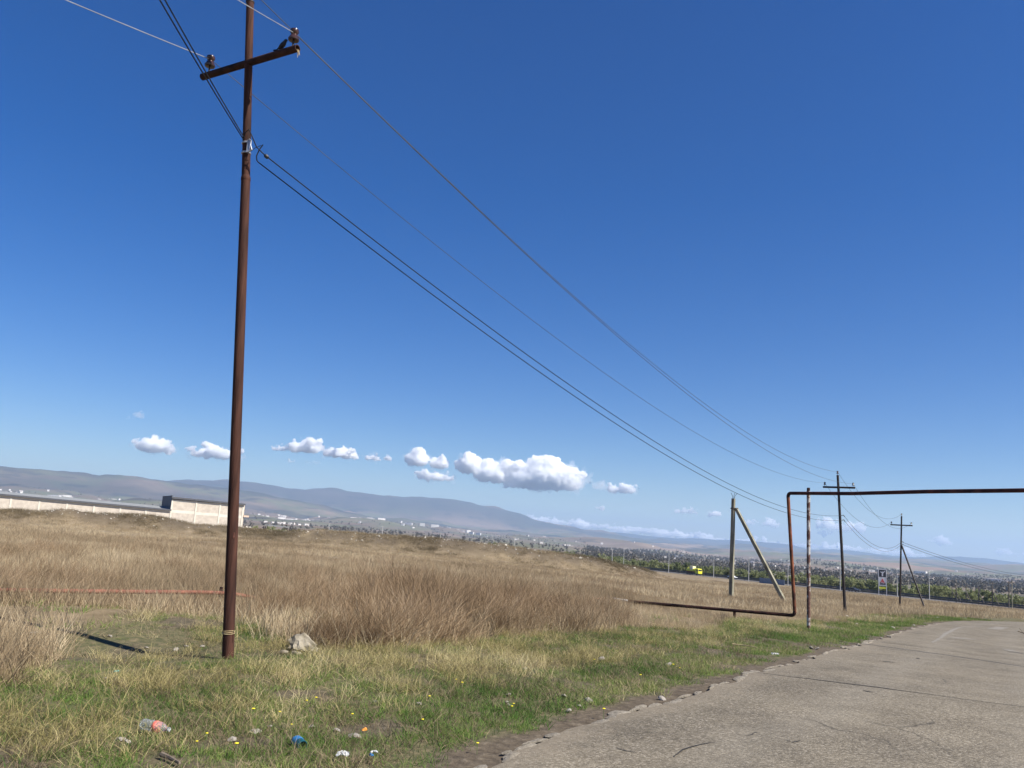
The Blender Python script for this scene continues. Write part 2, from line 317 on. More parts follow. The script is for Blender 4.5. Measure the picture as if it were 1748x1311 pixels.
# ------------------------------------------------------------------ mesh builder
class MB:
    def __init__(s): s.v = []; s.f = []
    def add(s, V, Fc):
        k = len(s.v); s.v += [tuple(map(float, p)) for p in V]; s.f += [tuple(i+k for i in f) for f in Fc]; return s
    def box(s, c, size, ax=None):
        c = np.array(c, float); h = np.array(size, float)/2; A = np.eye(3) if ax is None else np.array(ax, float)
        V = [c+A[0]*h[0]*i+A[1]*h[1]*j+A[2]*h[2]*k for i in (-1, 1) for j in (-1, 1) for k in (-1, 1)]
        return s.add(V, [(0, 1, 3, 2), (4, 6, 7, 5), (0, 4, 5, 1), (2, 3, 7, 6), (0, 2, 6, 4), (1, 5, 7, 3)])
    def tube(s, P, R, n=12, cap=True):
        P = np.array(P, float); R = [R]*len(P) if np.isscalar(R) else R
        T = np.gradient(P, axis=0); T /= np.linalg.norm(T, axis=1)[:, None]+1e-12
        ref = np.array([0, 0, 1.]) if abs(T[0][2]) < .9 else np.array([1., 0, 0])
        a = np.cross(T[0], ref); a /= np.linalg.norm(a); V = []
        for p, t_, r in zip(P, T, R):
            a = a-t_*(a@t_); a /= np.linalg.norm(a); b = np.cross(t_, a)
            V += [p+r*(math.cos(2*math.pi*k/n)*a+math.sin(2*math.pi*k/n)*b) for k in range(n)]
        Fc = [(i*n+k, i*n+(k+1) % n, (i+1)*n+(k+1) % n, (i+1)*n+k) for i in range(len(P)-1) for k in range(n)]
        if cap: Fc += [tuple(range(n))[::-1], tuple((len(P)-1)*n+k for k in range(n))]
        return s.add(V, Fc)
    def lathe(s, base, axis, prof, n=16):
        base = np.array(base, float); ax = np.array(axis, float); ax /= np.linalg.norm(ax)
        ref = np.array([1., 0, 0]) if abs(ax[0]) < .9 else np.array([0, 1., 0]); a = np.cross(ax, ref); a /= np.linalg.norm(a); b = np.cross(ax, a)
        V = [base+ax*h+r*(math.cos(2*math.pi*k/n)*a+math.sin(2*math.pi*k/n)*b) for r, h in prof for k in range(n)]
        Fc = [(i*n+k, i*n+(k+1) % n, (i+1)*n+(k+1) % n, (i+1)*n+k) for i in range(len(prof)-1) for k in range(n)]
        Fc += [tuple(range(n))[::-1], tuple((len(prof)-1)*n+k for k in range(n))]
        return s.add(V, Fc)
    def rock(s, c, size, seed=0, sub=2, rough=.25, flat=0.):
        bm = bmesh.new(); bmesh.ops.create_icosphere(bm, subdivisions=sub, radius=1); rn = random.Random(seed)
        pl = [(Vector((rn.gauss(0, 1), rn.gauss(0, 1), rn.gauss(0, 1))).normalized(), rn.uniform(.55, .92)) for _ in range(9)]
        for v in bm.verts:
            for nrm, d in pl:
                k = v.co.dot(nrm)
                if k > d: v.co -= nrm*(k-d)
            v.co *= 1+rn.uniform(-rough, rough)*.22
            if v.co.z < -flat: v.co.z = -flat+(v.co.z+flat)*.3
        V = [np.array(c, float)+np.array(v.co)*np.array(size, float)/2 for v in bm.verts]
        Fc = [tuple(v.index for v in f.verts) for f in bm.faces]; bm.free(); return s.add(V, Fc)
    def mesh(s, name, off=(0, 0, 0), smooth=False):
        me = bpy.data.meshes.new(name); o = np.array(off, float)
        me.from_pydata([tuple(np.array(p)-o) for p in s.v], [], s.f); me.validate()
        if smooth: me.shade_smooth()
        return me
def wloc(o):
    p = np.array(o.location, float)
    return p+wloc(o.parent) if o.parent else p
def part(name, mb, material, parent=None, smooth=True, label=None):
    """a mesh object in world coordinates; origin stays at its parent's base"""
    off = wloc(parent) if parent else np.mean(np.array(mb.v), axis=0)
    me = mb.mesh(name, off, False)
    if smooth: smooth_by_angle(me)
    me.materials.append(M[material] if isinstance(material, str) else material)
    o = bpy.data.objects.new(name, me); COL.objects.link(o)
    if parent: o.parent = parent
    else: o.location = tuple(off)
    if label: o['label'] = label
    return o
def smooth_by_angle(me, ang=40):
    bm = bmesh.new(); bm.from_mesh(me)
    for f in bm.faces: f.smooth = True
    for e in bm.edges:
        if len(e.link_faces) == 2 and e.calc_face_angle(0) > rad(ang): e.smooth = False
    bm.to_mesh(me); bm.free()
def tag(o, label, cat, group=None):
    o['label'] = label; o['category'] = cat
    if group: o['group'] = group
    return o
def thing(name, loc, label, cat, group=None):
    o = bpy.data.objects.new(name, None); COL.objects.link(o); o.location = tuple(map(float, loc)); o.empty_display_size = .2
    return tag(o, label, cat, group)
def copy_thing(o, loc, label=None, rz=None, scale=None):
    c = o.copy(); COL.objects.link(c); c.location = tuple(map(float, loc))
    if rz is not None: c.rotation_euler = (0, 0, rz)
    if scale: c.scale = (scale,)*3
    if label: c['label'] = label
    def rec(src, dst):
        for ch in src.children:
            k = ch.copy(); COL.objects.link(k); k.parent = dst; rec(ch, k)
    rec(o, c); return c
def lerp(a, b, t): return np.array(a)*(1-t)+np.array(b)*t

# ------------------------------------------------------------------ ground sheet
az = np.unique(np.round(np.concatenate([np.arange(-180, -48, 3.), np.arange(-48, 48, .16), np.arange(48, 180, 3.)]), 4))*math.pi/180
rr = np.concatenate([[.6], np.geomspace(1.2, 60, 165), np.geomspace(61, 330, 120), np.geomspace(334, 24000, 190)])
A_, R_ = np.meshgrid(az, rr); X, Y = (R_*np.sin(A_)).ravel(), (R_*np.cos(A_)).ravel(); Z = zt(X, Y)
na, nr = len(az), len(rr)
V = np.column_stack([X, Y, Z]); V = np.vstack([V, [[0, 0, 0.]]]); V[-1, 2] = -.12
ii, jj = np.meshgrid(np.arange(nr-1), np.arange(na), indexing='ij'); j2 = (jj+1) % na
Q = np.stack([ii*na+jj, (ii+1)*na+jj, (ii+1)*na+j2, ii*na+j2], -1).reshape(-1, 4)[:, ::-1]
me = bpy.data.meshes.new('ground'); nq = len(Q); ctr = len(V)-1
T3 = np.array([[ctr, (j+1) % na, j] for j in range(na)])
me.vertices.add(len(V)); me.vertices.foreach_set('co', V.ravel())
loops = np.concatenate([Q.ravel(), T3.ravel()]); me.loops.add(len(loops)); me.loops.foreach_set('vertex_index', loops)
me.polygons.add(nq+na); me.polygons.foreach_set('loop_start', np.concatenate([np.arange(nq)*4, nq*4+np.arange(na)*3])); me.polygons.foreach_set('loop_total', np.concatenate([np.full(nq, 4), np.full(na, 3)]))
me.update(calc_edges=True); me.shade_smooth()
# cover weights
BND = [ground_at(*p)[:2] for p in [(-350, 1190), (0, 1168), (90, 1138), (135, 1072), (370, 1058), (425, 1100), (600, 1106), (760, 1100), (900, 1092), (1050, 1076), (1200, 1070), (1380, 1062), (1500, 1050), (1620, 1047), (1748, 1052), (2000, 1062)]]
BND = np.array(BND)
def cover(x, y):
    rd = polydist(x, y, REDGE_C); bd = polydist(x, y, BND); r = np.hypot(x, y)
    right = sstep(0, .5, -rd-ROAD_W)
    wob = (fbm(x/1.5, y/1.5, 3, 21)-.5)*1.6+(fbm(x/5, y/5, 2, 22)-.5)*1.5
    fld = np.maximum(sstep(-.5, .6, bd+wob)*(rd > 0), right*sstep(2, 4, -rd-ROAD_W)); fld = np.maximum(fld, sstep(60, 90, r))
    dw = .40+.25*(fbm(x/1.1, y/1.1, 3, 23)-.5)*2
    dirt = np.where(rd > 0, 1-sstep(dw*.75, dw*1.25, rd), 1-sstep(.4, .8, -rd-ROAD_W))
    dirt = np.maximum(dirt, .75*sstep(.60, .68, fbm(x/.9, y/.9, 4, 24))*(1-fld)*(r < 40))
    return rd, bd, fld, dirt, r
rd, bd, fld, dirt, r_ = cover(V[:, 0], V[:, 1])
bdd, btt = polydist(V[:, 0], V[:, 1], BERM, True); dirt = np.maximum(dirt*(r_ < 90), .95*np.exp(-(bdd/6)**4)*sstep(.3, .5, fbm(V[:, 0]/4, V[:, 1]/4, 3, 30)))
cov = np.column_stack([1-fld, dirt, fld, np.ones_like(fld)]).astype(np.float32)
ca = me.attributes.new('cover', 'FLOAT_COLOR', 'POINT'); ca.data.foreach_set('color', cov.ravel())
hd = hw_dist(V[:, 0], V[:, 1])
beyond = np.where(r_ > 300, sstep(14, 40, hd), 0)*1.0
for nm, val in (('farmix', sstep(60, 170, r_)), ('valleymix', np.maximum(sstep(450, 800, r_), beyond)),
                ('forest', np.clip(sstep(8600, 9400, r_)*(1-sstep(10200, 11000, r_))*sstep(.38, .5, fbm(V[:, 0]/2500, V[:, 1]/900, 4, 41)+.04)*.9
                                   + sstep(11500, 12800, r_)*(1-.8*sstep(13600, 14200, r_)*(1-sstep(14300, 15000, r_)))*.75
                                   + sstep(17500, 19000, r_)*.6 + .55*(sstep(6500, 7500, r_)*(1-sstep(8000, 9000, r_)))*sstep(.52, .6, fbm(V[:, 0]/1200, V[:, 1]/700, 4, 43)), 0, 1))):
    q = me.attributes.new(nm, 'FLOAT', 'POINT'); q.data.foreach_set('value', val.astype(np.float32))
me.materials.append(M['ground'])
g = bpy.data.objects.new('ground', me); COL.objects.link(g); g['kind'] = 'structure'

# ------------------------------------------------------------------ road
E_ = catmull(REDGE, .22); Tn = np.gradient(E_, axis=0); Tn /= np.linalg.norm(Tn, axis=1)[:, None]; Rn = np.column_stack([Tn[:, 1], -Tn[:, 0]])
offs = [0, .12, .4, 1, 1.8, 2.6, 3.4, 4.2, 5, 5.8, 6.3, ROAD_W]
s_ = np.arange(len(E_))*.22; jit = (fbm(s_*1.6, s_*0, 4, 50)-.5)*.30+(fbm(s_*6, s_*0, 2, 51)-.5)*.10
def road_z(x, y):
    """level of the asphalt surface"""
    x = np.atleast_1d(np.asarray(x, float)); y = np.atleast_1d(np.asarray(y, float)); rd = polydist(x, y, REDGE_C)
    ins = sstep(.1, .5, -rd)*(1-sstep(ROAD_W-.5, ROAD_W-.1, -rd))
    return zt(x, y)+.12*ins+.035+.03*np.sin(np.clip(-rd/ROAD_W, 0, 1)*math.pi)
mb = MB(); cols = []
for k, of in enumerate(offs):
    d = of+(jit if k == 0 else jit*.5 if k == 1 else -jit if k == len(offs)-1 else 0)
    p = E_+Rn*np.reshape(d, (-1, 1))*np.ones((len(E_), 1)); cols.append(np.column_stack([p, road_z(p[:, 0], p[:, 1])-(.012 if k in (0, len(offs)-1) else 0)]))
low = cols[0].copy(); low[:, 2] -= .16; hi = cols[-1].copy(); hi[:, 2] -= .16
cols = [low]+cols+[hi]; nE = len(E_); V = np.concatenate(cols)
Fc = [(c*nE+i, (c+1)*nE+i, (c+1)*nE+i+1, c*nE+i+1) for c in range(len(cols)-1) for i in range(nE-1)]
mb.add(V, [f for f in Fc]); road = part('road', mb, 'asphalt'); road['kind'] = 'structure'
qa = road.data.attributes.new('across', 'FLOAT', 'POINT'); qa.data.foreach_set('value', np.repeat(np.array([0]+offs+[ROAD_W], np.float32), nE))
def on_road(u, v):
    q = ray(u, v); p = EYE+q*(0-EYE[2])/q[2]
    for _ in range(12): z = float(road_z(p[0], p[1])[0]); p = EYE+q*(z-EYE[2])/q[2]
    return p
def road_strip(name, pix, w, material, lift=.004, seed=0, wob=.012, taper=True):
    """thin mark lying on the asphalt along a line of photo points"""
    P = catmull(np.array([on_road(*p)[:2] for p in pix]), .12); T = np.gradient(P, axis=0); T /= np.linalg.norm(T, axis=1)[:, None]+1e-9; N = np.column_stack([-T[:, 1], T[:, 0]])
    n = len(P); s = np.arange(n)*.12; k = np.arange(n)/max(n-1, 1)
    ww = np.interp(k, np.linspace(0, 1, len(w)), w)*(.75+.5*fbm(s*3, s*0, 3, seed)); P = P+N*((fbm(s*2.2, s*0, 4, seed+5)-.5)*wob*8)[:, None]
    a, b = P-N*ww[:, None]/2, P+N*ww[:, None]/2
    q = np.concatenate([a, b]); V = np.column_stack([q, road_z(q[:, 0], q[:, 1])+lift])
    o = part(name, MB().add(V, [(i, i+1, n+i+1, n+i) for i in range(n-1)]), material, road, False); return o
for k, (pix, w, mt) in enumerate([  # long dark lines across the asphalt, then small cracks and dark spots
    ([(1292, 1148), (1330, 1153), (1385, 1159), (1462, 1169), (1560, 1182), (1650, 1194), (1748, 1207), (1800, 1214)], [.02, .03, .06, .07, .03, .025, .025, .02], 'dark_mark'),
    ([(1505, 1097), (1552, 1102), (1600, 1108), (1660, 1117), (1720, 1125), (1760, 1130)], [.06, .08, .025, .02, .03, .02], 'dark_mark'),
    ([(1560, 1107), (1620, 1112), (1690, 1120), (1748, 1127)], [.02, .015, .02, .02], 'dark_mark'),
    ([(1455, 1150), (1520, 1160), (1590, 1172)], [.006, .01, .006], 'dark_mark'),
    ([(1052, 1277), (1068, 1283), (1086, 1287)], [.008, .014, .006], 'dark_mark'),
    ([(1150, 1292), (1165, 1280), (1195, 1271), (1225, 1268)], [.012, .018, .012, .005], 'dark_mark'),
    ([(1270, 1255), (1282, 1254), (1292, 1250)], [.006, .012, .006], 'dark_mark'),
    ([(1340, 1263), (1352, 1267), (1363, 1264)], [.006, .014, .006], 'dark_mark'),
    ([(1615, 1091), (1620, 1091), (1624, 1091)], [.03, .07, .03], 'dark_mark'),
    ([(1510, 1130), (1518, 1130), (1528, 1131)], [.03, .08, .03], 'dark_mark'),
    ([(1562, 1124), (1567, 1124), (1571, 1124)], [.03, .07, .03], 'dark_mark'),
    ([(1476, 1179), (1484, 1181), (1490, 1182)], [.02, .05, .02], 'dark_mark'),
    ([(1612, 1067), (1640, 1069)], [.1, .1], 'dark_mark')]):
    road_strip('dark_mark', pix, w, mt, .004+.001*(k % 3), 60+k*3)
for pix, w in [([(1592, 1097), (1608, 1087), (1622, 1078), (1640, 1071), (1668, 1070), (1690, 1070)], [.05, .10, .14, .14, .10, .04])]:
    road_strip('worn_line', pix, w, 'patch_pale', .004, 90)
for pix, w, nm in [([(1626, 1089), (1645, 1090), (1662, 1092)], [.42, .42, .42], 'patch_pale'), ([(1696, 1074), (1712, 1071)], [.5, .5], 'patch_pale'), ([(1716, 1109), (1735, 1113)], [.2, .3], 'patch_pale'), ([(1722, 1113), (1748, 1116)], [.1, .22], 'patch_dark')]:
    road_strip('asphalt_patch', pix, w, nm, .006, 95, .002)

# pale broken rim of the asphalt
protos = []
for k in range(7):
    mbk = MB().rock((0, 0, 0), (1, .55, .22), 300+k, 2, .35, .15); mek = mbk.mesh('edge_stone'); mek.materials.append(M['edge_stone']); protos.append(mek)
sacc = 0.; k = 0
i0 = int(np.argmin(np.abs(E_[:, 1]-5.2)+np.abs(E_[:, 0]+1)*.5))
i = i0
while i < nE-1 and E_[i, 1] < 41 and k < 120:
    L = random.uniform(.14, .42)*(1 if E_[i, 1] < 20 else 1.6)
    d = jit[i]-random.uniform(.0, .06); p = E_[i]+Rn[i]*d
    if random.random() < (.85 if E_[i, 1] < 14 else .6 if E_[i, 1] < 24 else .3):
        o = bpy.data.objects.new('edge_stone', protos[k % 7]); COL.objects.link(o); o.parent = road
        z = float(road_z(*(E_[i]+Rn[i]*.3))[0])
        o.location = Vector((p[0], p[1], z-.022))-road.location; o.scale = (L*1.15, random.choice([.08, .12, .2, .3])*random.uniform(.8, 1.2), random.uniform(.10, .22))
        o.rotation_euler = (random.uniform(-.1, .1), random.uniform(-.06, .06), math.atan2(Tn[i, 1], Tn[i, 0])+random.uniform(-.2, .2)); k += 1
    i += max(1, int(L*.7/.22+random.random()))

# ------------------------------------------------------------------ power poles
ARM = np.array([.87, -.49, 0]); ARM /= np.linalg.norm(ARM)
ALONG = np.array([.49, .87, 0]); ALONG /= np.linalg.norm(ALONG)
def insulator(base, axis, parent, s=1.):
    base = np.array(base, float); ax = np.array(axis, float); ax /= np.linalg.norm(ax)
    o = part('insulator', MB().lathe(base+ax*.07*s, ax, [(.022*s, 0), (.058*s, .004*s), (.062*s, .02*s), (.045*s, .05*s), (.033*s, .075*s), (.042*s, .09*s), (.05*s, .105*s), (.046*s, .13*s), (.025*s, .145*s)], 16), 'insulator', parent)
    part('pin', MB().tube([base-ax*.02, base+ax*.08*s], .011*s, 8), 'iron_black', o)
    return base+ax*.165*s
# --- nearest pole
b0 = at(390, 1118, 10.68); b0[2] = z1(b0[0], b0[1])-.05; t0 = at(427, 4, 10.68); axis0 = (t0-b0)/np.linalg.norm(t0-b0)
p1 = thing('utility_pole', b0, 'tall rusty brown steel pole with slanting crossarm, nearest the viewer', 'pole', 'steel poles carrying the power line')
j0 = at(419.5, 305, 10.68)
part('shaft', MB().tube([b0-axis0*.3, lerp(b0, j0, .5), j0], [.068, .0625, .0575], 20).tube([j0-axis0*.02, lerp(j0, t0, .5), t0], [.053, .051, .049], 20), 'rust_dark', p1)
part('weld_collar', MB().lathe(j0-axis0*.035, axis0, [(.056, 0), (.061, .01), (.060, .05), (.053, .075)], 20), 'rust_dark', p1)
a0 = at(423, 108, 10.68)
mbA = MB(); aR, aL = a0+ARM*.875, a0-ARM*.86
n = 20
def ring(c, r, ax):
    ax = ax/np.linalg.norm(ax); e1 = np.cross(ax, [0, 0, 1.]); e1 /= np.linalg.norm(e1); e2 = np.cross(e1, ax)
    return [c+r*(math.cos(2*math.pi*k/n)*e1+math.sin(2*math.pi*k/n)*e2) for k in range(n)]
rings = [ring(aL+ARM*.25, .036, ARM), ring(aL, .036, ARM), ring(aL, .046, ARM), ring(aR, .046, ARM), ring(aR, .036, ARM), ring(aR-ARM*.25, .036, ARM)]
mbA.add(sum(rings, []), [(i*n+k, i*n+(k+1) % n, (i+1)*n+(k+1) % n, (i+1)*n+k) for i in range(5) for k in range(n)]+[tuple(range(n)), tuple(5*n+k for k in range(n))[::-1]])
part('crossarm', mbA, 'iron_black' if False else 'rust_black', p1)
iR = insulator(aR-ARM*.09+np.array([0, 0, .045]), (0, 0, 1), p1, 1.15); iL = insulator(aL+ARM*.12+np.array([0, 0, .045]), (0, 0, 1), p1, 1.15)
iT = insulator(t0+axis0*.0, axis0, p1, 1.15)
part('top_cap', MB().lathe(t0-axis0*.01, axis0, [(.05, 0), (.056, .005), (.056, .02), (.03, .03)], 20), 'iron_black', p1)
mbS = MB(); rs = random.Random(3)
for k in range(9):
    q = aR+np.array([rs.uniform(-.01, .01), rs.uniform(-.02, .02), -.03]); mbS.tube([q-ARM*.06, q+ARM*.01, q+ARM*.02+np.array([rs.uniform(-.02, .02), rs.uniform(-.02, .02), -rs.uniform(.03, .1)])], .0025, 5)
tag(part('straw_tuft', mbS, 'straw'), 'wisp of pale straw hanging from the open end of the crossarm', 'straw')
cl = at(420.5, 252, 10.68)
for dz, rr_ in ((.045, .0565), (-.09, .0575)):
    part('band_clamp', MB().lathe(cl+axis0*dz, axis0, [(rr_, 0), (rr_+.004, .003), (rr_+.004, .022), (rr_, .025)], 20), 'galv', p1)
br = part('cable_bracket', MB().box(cl+np.array([.045, -.06, -.01]), (.03, .03, .17)).tube([cl+np.array([.05, -.075, .08]), cl+np.array([.08, -.085, .06]), cl+np.array([.075, -.08, .0]), cl+np.array([.10, -.08, -.06]), cl+np.array([.06, -.07, -.09])], .011, 8), 'galv', p1)
mbT = MB()
for k in range(3):
    h = .30+.012*k; c = b0+axis0*(h+.05); mbT.tube([c+.0725*np.array([math.cos(q), math.sin(q), .12*math.sin(q+k)]) for q in np.linspace(0, 2*math.pi, 17)], .004, 5)
mbT.tube([b0+axis0*.37+np.array([.07, -.03, 0]), b0+axis0*.42+np.array([.11, -.05, .02]), b0+axis0*.36+np.array([.13, -.06, -.05])], .004, 5)
part('wire_tie', mbT, 'straw', p1)
mbP = MB(); e = ray(402, 930); q = b0+axis0*1.45
part('rust_scar', MB().rock(q+np.array([.038, -.055, .02]), (.02, .012, .16), 5, 2), 'rust_red', p1)
# --- second and third pole
def far_pole(base, top, arm_l, arm_r, cab, r, label, n_top=True, hang=0):
    base = np.array(base); base[2] = z1(base[0], base[1])-.1; p = thing('utility_pole', base, label, 'pole', 'steel poles carrying the power line')
    ax = (top-base)/np.linalg.norm(top-base)
    part('shaft', MB().tube([base-ax*.2, top], [r, r*.8], 14), 'iron_black', p)
    d = (arm_r-arm_l)/np.linalg.norm(arm_r-arm_l)
    part('crossarm', MB().tube([arm_l, arm_r], .055, 12), 'iron_black', p)
    w = [insulator(arm_l+d*.10+np.array([0, 0, .05]), (0, 0, 1), p, 1.1), insulator(arm_r-d*.10+np.array([0, 0, .05]), (0, 0, 1), p, 1.1), insulator(top, ax, p, 1.1)]
    for c in cab: part('cable_hook', MB().tube([c, c+np.array([.13, .02, .03]), c+np.array([.18, .03, -.06])], .02, 7), 'iron_black', p)
    return p, w
def armpts(u, v, r, half): c = at(u, v, r); return c-ARM*half, c+ARM*half
r2 = 51.; al, ar = armpts(1432, 832, r2, .86)
c2 = [at(1436.5, 880, r2), at(1437, 888, r2)]
p2, w2 = far_pole(at(1443, 1047, r2), at(1430, 811, r2), al, ar, c2, .085, 'thin dark steel crossarm pole leaning left, behind the overhead gas pipe')
r3 = 82.; al, ar = armpts(1538.7, 896.5, r3, .9)
c3 = [at(1539, 925, r3), at(1539, 929, r3)]
p3, w3 = far_pole(at(1536, 1033, r3), at(1539, 881, r3), al, ar, c3, .085, 'distant dark steel crossarm pole propped by a slanting brace')
sb = at(1581, 1036, r3-2); sb[2] = z1(sb[0], sb[1])-.2
part('brace', MB().tube([sb, at(1539.2, 931, r3)], .07, 10), 'iron_black', p3)

# ------------------------------------------------------------------ wires and cables
def span(name, A, B, sag, r, material, label, cat, group, n=48, seed=None, extra=None):
    A, B = np.array(A), np.array(B); t = np.linspace(0, 1, n)[:, None]; P = A*(1-t)+B*t; P[:, 2] -= 4*sag*t[:, 0]*(1-t[:, 0])
    mbw = MB().tube(P, r, 6)
    if extra is not None: extra(mbw)
    return tag(part(name, mbw, material), label, cat, group)
Wg, Cg = 'bare wires of the power line', 'black service cables of the power line'
span('power_wire', iR, w2[1], 1.36, .0062, 'wire', 'bare wire from the right insulator of the near pole to the leaning pole', 'wire', Wg)
span('power_wire', iL, w2[0], 1.33, .0050, 'wire', 'bare wire from the left insulator of the near pole to the leaning pole', 'wire', Wg)
span('power_wire', iT, w2[2], 1.36, .0062, 'wire', 'bare wire from the top of the near pole to the top of the leaning pole', 'wire', Wg)
span('power_wire', iR, at(100, -190, 6.6), .02, .0055, 'wire_pale', 'bare wire rising from the right insulator of the near pole past its top', 'wire', Wg)
span('power_wire', iL, at(-330, -190, 8.0), .02, .0055, 'wire_pale', 'bare wire from the left insulator to the upper left corner of the sky', 'wire', Wg)
cA, cB = at(455, 267, 10.5), at(441, 277, 10.55)
def loopA(mbw):
    mbw.tube([at(415, 237, 10.6), at(419, 226, 10.55), at(425, 221, 10.5), at(430, 232, 10.48), at(438, 251, 10.48), at(447, 260, 10.5), cA], .0075, 6)
    mbw.lathe(cA-np.array([.03, 0, -.02]), np.array([.8, .4, -.5]), [(.012, 0), (.026, .015), (.026, .05), (.012, .065)], 8)
def loopB(mbw):
    mbw.tube([at(449, 247, 10.48), at(443, 255, 10.5), at(438, 266, 10.52), at(438.5, 274, 10.55), cB], .0075, 6)
    mbw.tube([at(428, 258, 10.6), at(436, 252, 10.52), at(446, 248, 10.5)], .004, 5)
span('service_cable', cA, c2[0], 1.3, .0078, 'cable', 'upper of the two black cables running from the near pole to the leaning pole', 'cable', Cg, extra=loopA)
span('service_cable', cB, c2[1], 1.3, .0078, 'cable', 'lower of the two black cables running from the near pole to the leaning pole', 'cable', Cg, extra=loopB)
span('service_cable', at(415, 237, 10.62), at(150, -215, 6.6), .03, .0078, 'cable', 'left one of two black cables climbing from the near pole over the left crossarm', 'cable', Cg)
span('service_cable', at(417, 235, 10.60), at(164, -215, 6.6), .03, .0078, 'cable', 'right one of two black cables climbing from the near pole over the left crossarm', 'cable', Cg)
for k, (nm, sg) in enumerate((('left insulator', 1.3), ('right insulator', 1.3), ('top', 1.3))):
    span('power_wire', w2[k], w3[k], sg, .008, 'wire' if False else 'cable', 'thin wire sagging from the %s of the leaning pole to the braced pole' % nm, 'wire', Wg)
for k, nm in enumerate(('upper', 'lower')):
    span('service_cable', c2[k]+np.array([.15, .02, 0]), c3[k], 1.1, .010, 'cable', '%s of the two dark cables between the leaning pole and the braced pole' % nm, 'cable', Cg)
    span('service_cable', c3[k], at(1790, 983+4*k, 150), .8, .016, 'cable', '%s of the two dark cables leaving the braced pole for the right edge' % nm, 'cable', Cg)

# bird on the crossarm
bb = aR-ARM*.27+np.array([0, 0, .045]); bd_ = thing('bird', bb, 'small black bird perched on the crossarm beside the right insulator', 'bird')
fx = np.array([.9, -.3, 0]); fx /= np.linalg.norm(fx); up = np.array([0, 0, 1.])
mbB = MB(); pth = [(-.075, .018, .006), (-.05, .028, .017), (-.025, .045, .030), (.0, .068, .034), (.018, .092, .028), (.028, .108, .021), (.036, .122, .022), (.046, .126, .017), (.056, .124, .007), (.072, .121, .001)]
mbB.tube([bb+fx*a+up*b for a, b, c in pth], [c for a, b, c in pth], 12); part('body', mbB, 'bird', bd_)
part('tail', MB().box(bb-fx*.10+up*.008, (.07, .022, .006), [fx, np.cross(up, fx), up]), 'bird', bd_)
for s in (-1, 1): part('leg', MB().tube([bb+np.cross(up, fx)*.012*s+up*.04, bb+np.cross(up, fx)*.012*s-up*.002], .003, 5), 'bird', bd_)

# ------------------------------------------------------------------ gas pipeline
rg = 27.5
gp = thing('gas_pipeline', at(1357, 1056, rg), 'rusty gas pipe running low through the weeds and arching over the road', 'pipe')
elb, elt = at(1357, 1051, rg), at(1345, 842, rg)
def bend(A, B, C, rb, n=7):
    A, B, C = map(np.array, (A, B, C)); d1 = (A-B)/np.linalg.norm(A-B); d2 = (C-B)/np.linalg.norm(C-B)
    p, q = B+d1*rb, B+d2*rb; return [p*(1-t)**2+2*B*t*(1-t)+q*t*t for t in np.linspace(0, 1, n)]
ovr = at(1800, 836.5, 22.6); ovr2 = ovr+(ovr-elt)/np.linalg.norm(ovr-elt)*6
lw1, lw0 = at(1072, 1026.5, rg+1.0), at(1043, 1022, rg+1.2)
R_p = .052
part('riser', MB().tube([lerp(elb, elt, .025), lerp(elb, elt, .3), lerp(elb, elt, .6), lerp(elb, elt, .975)], R_p, 16), mat('rust_riser', (.055, .026, .02), .8, (.27, .095, .045), 2.2, 7, .3, 40, ramp=(.4, .66), spec=.12), gp)
part('elbow', MB().tube(bend(elt+(elb-elt)*.06, elt, elt+(ovr-elt)*.02, .13), R_p*1.01, 16), 'rust_black', gp)
part('elbow', MB().tube(bend(elb+(elt-elb)*.05, elb, elb+(lw1-elb)*.05, .14), R_p*1.01, 16), 'rust_black', gp)
dov = (ovr-elt)/np.linalg.norm(ovr-elt)
part('overhead_pipe', MB().tube([elt+dov*.12, lerp(elt, ovr, .3)-np.array([0, 0, .03]), lerp(elt, ovr, .6), ovr, ovr2], R_p, 16), mat('rust_over', (.035, .017, .017), .8, (.10, .038, .03), 3.5, 6, .3, 40, spec=.12), gp)
dlo = (lw1-elb)/np.linalg.norm(lw1-elb)
part('low_pipe', MB().tube([elb+dlo*.14, lerp(elb, lw1, .35), lerp(elb, lw1, .7), lw1], R_p*.95, 16), 'rust_black', gp)
part('white_sleeve', MB().tube([lw1, lw0], R_p*.97, 14), 'white_wrap', gp)
lf = [lw0, at(800, 1024, 22.5), at(600, 1032, 19.3), at(440, 1022, 17.8), at(392, 1012.5, 17.3), at(200, 1010, 16.2), at(0, 1007.5, 15.6), at(-250, 1003, 15.6), at(-600, 1000, 17)]
part('red_pipe', MB().tube(catmull(np.array(lf), .6), .037, 14), 'rust_red', gp, label='orange-red stretch of pipe on the left')
ps = at(1254, 1044, rg+.4)
part('stub_support', MB().tube([ps, np.array([ps[0], ps[1], z1(ps[0], ps[1])-.2])], .045, 10), 'rust_black', gp)
for u, v, r in ((377, 1011, 17.2), (-120, 1005, 15.6)):
    q = at(u, v, r); part('stub_support', MB().tube([q+np.array([0, 0, .1]), np.array([q[0], q[1], z1(q[0], q[1])-.2])], .03, 8), 'rust_black', gp)
pb = ground_at(1380, 1073); pr = math.hypot(pb[0], pb[1]); ptop = at(1380, 838, np.interp(1380, [1345, 1800], [rg, 22.6])-.0)
pb2 = np.array([ptop[0], ptop[1], z1(ptop[0], ptop[1])])
part('support_post', MB().tube([pb2-np.array([0, 0, .3]), lerp(pb2, ptop, .5), ptop], R_p*1.02, 16), 'peel', gp, label='rusty post with flaking white paint')
part('saddle', MB().box(ptop+np.array([0, 0, .05]), (.05, .14, .09)), 'rust_black', gp)

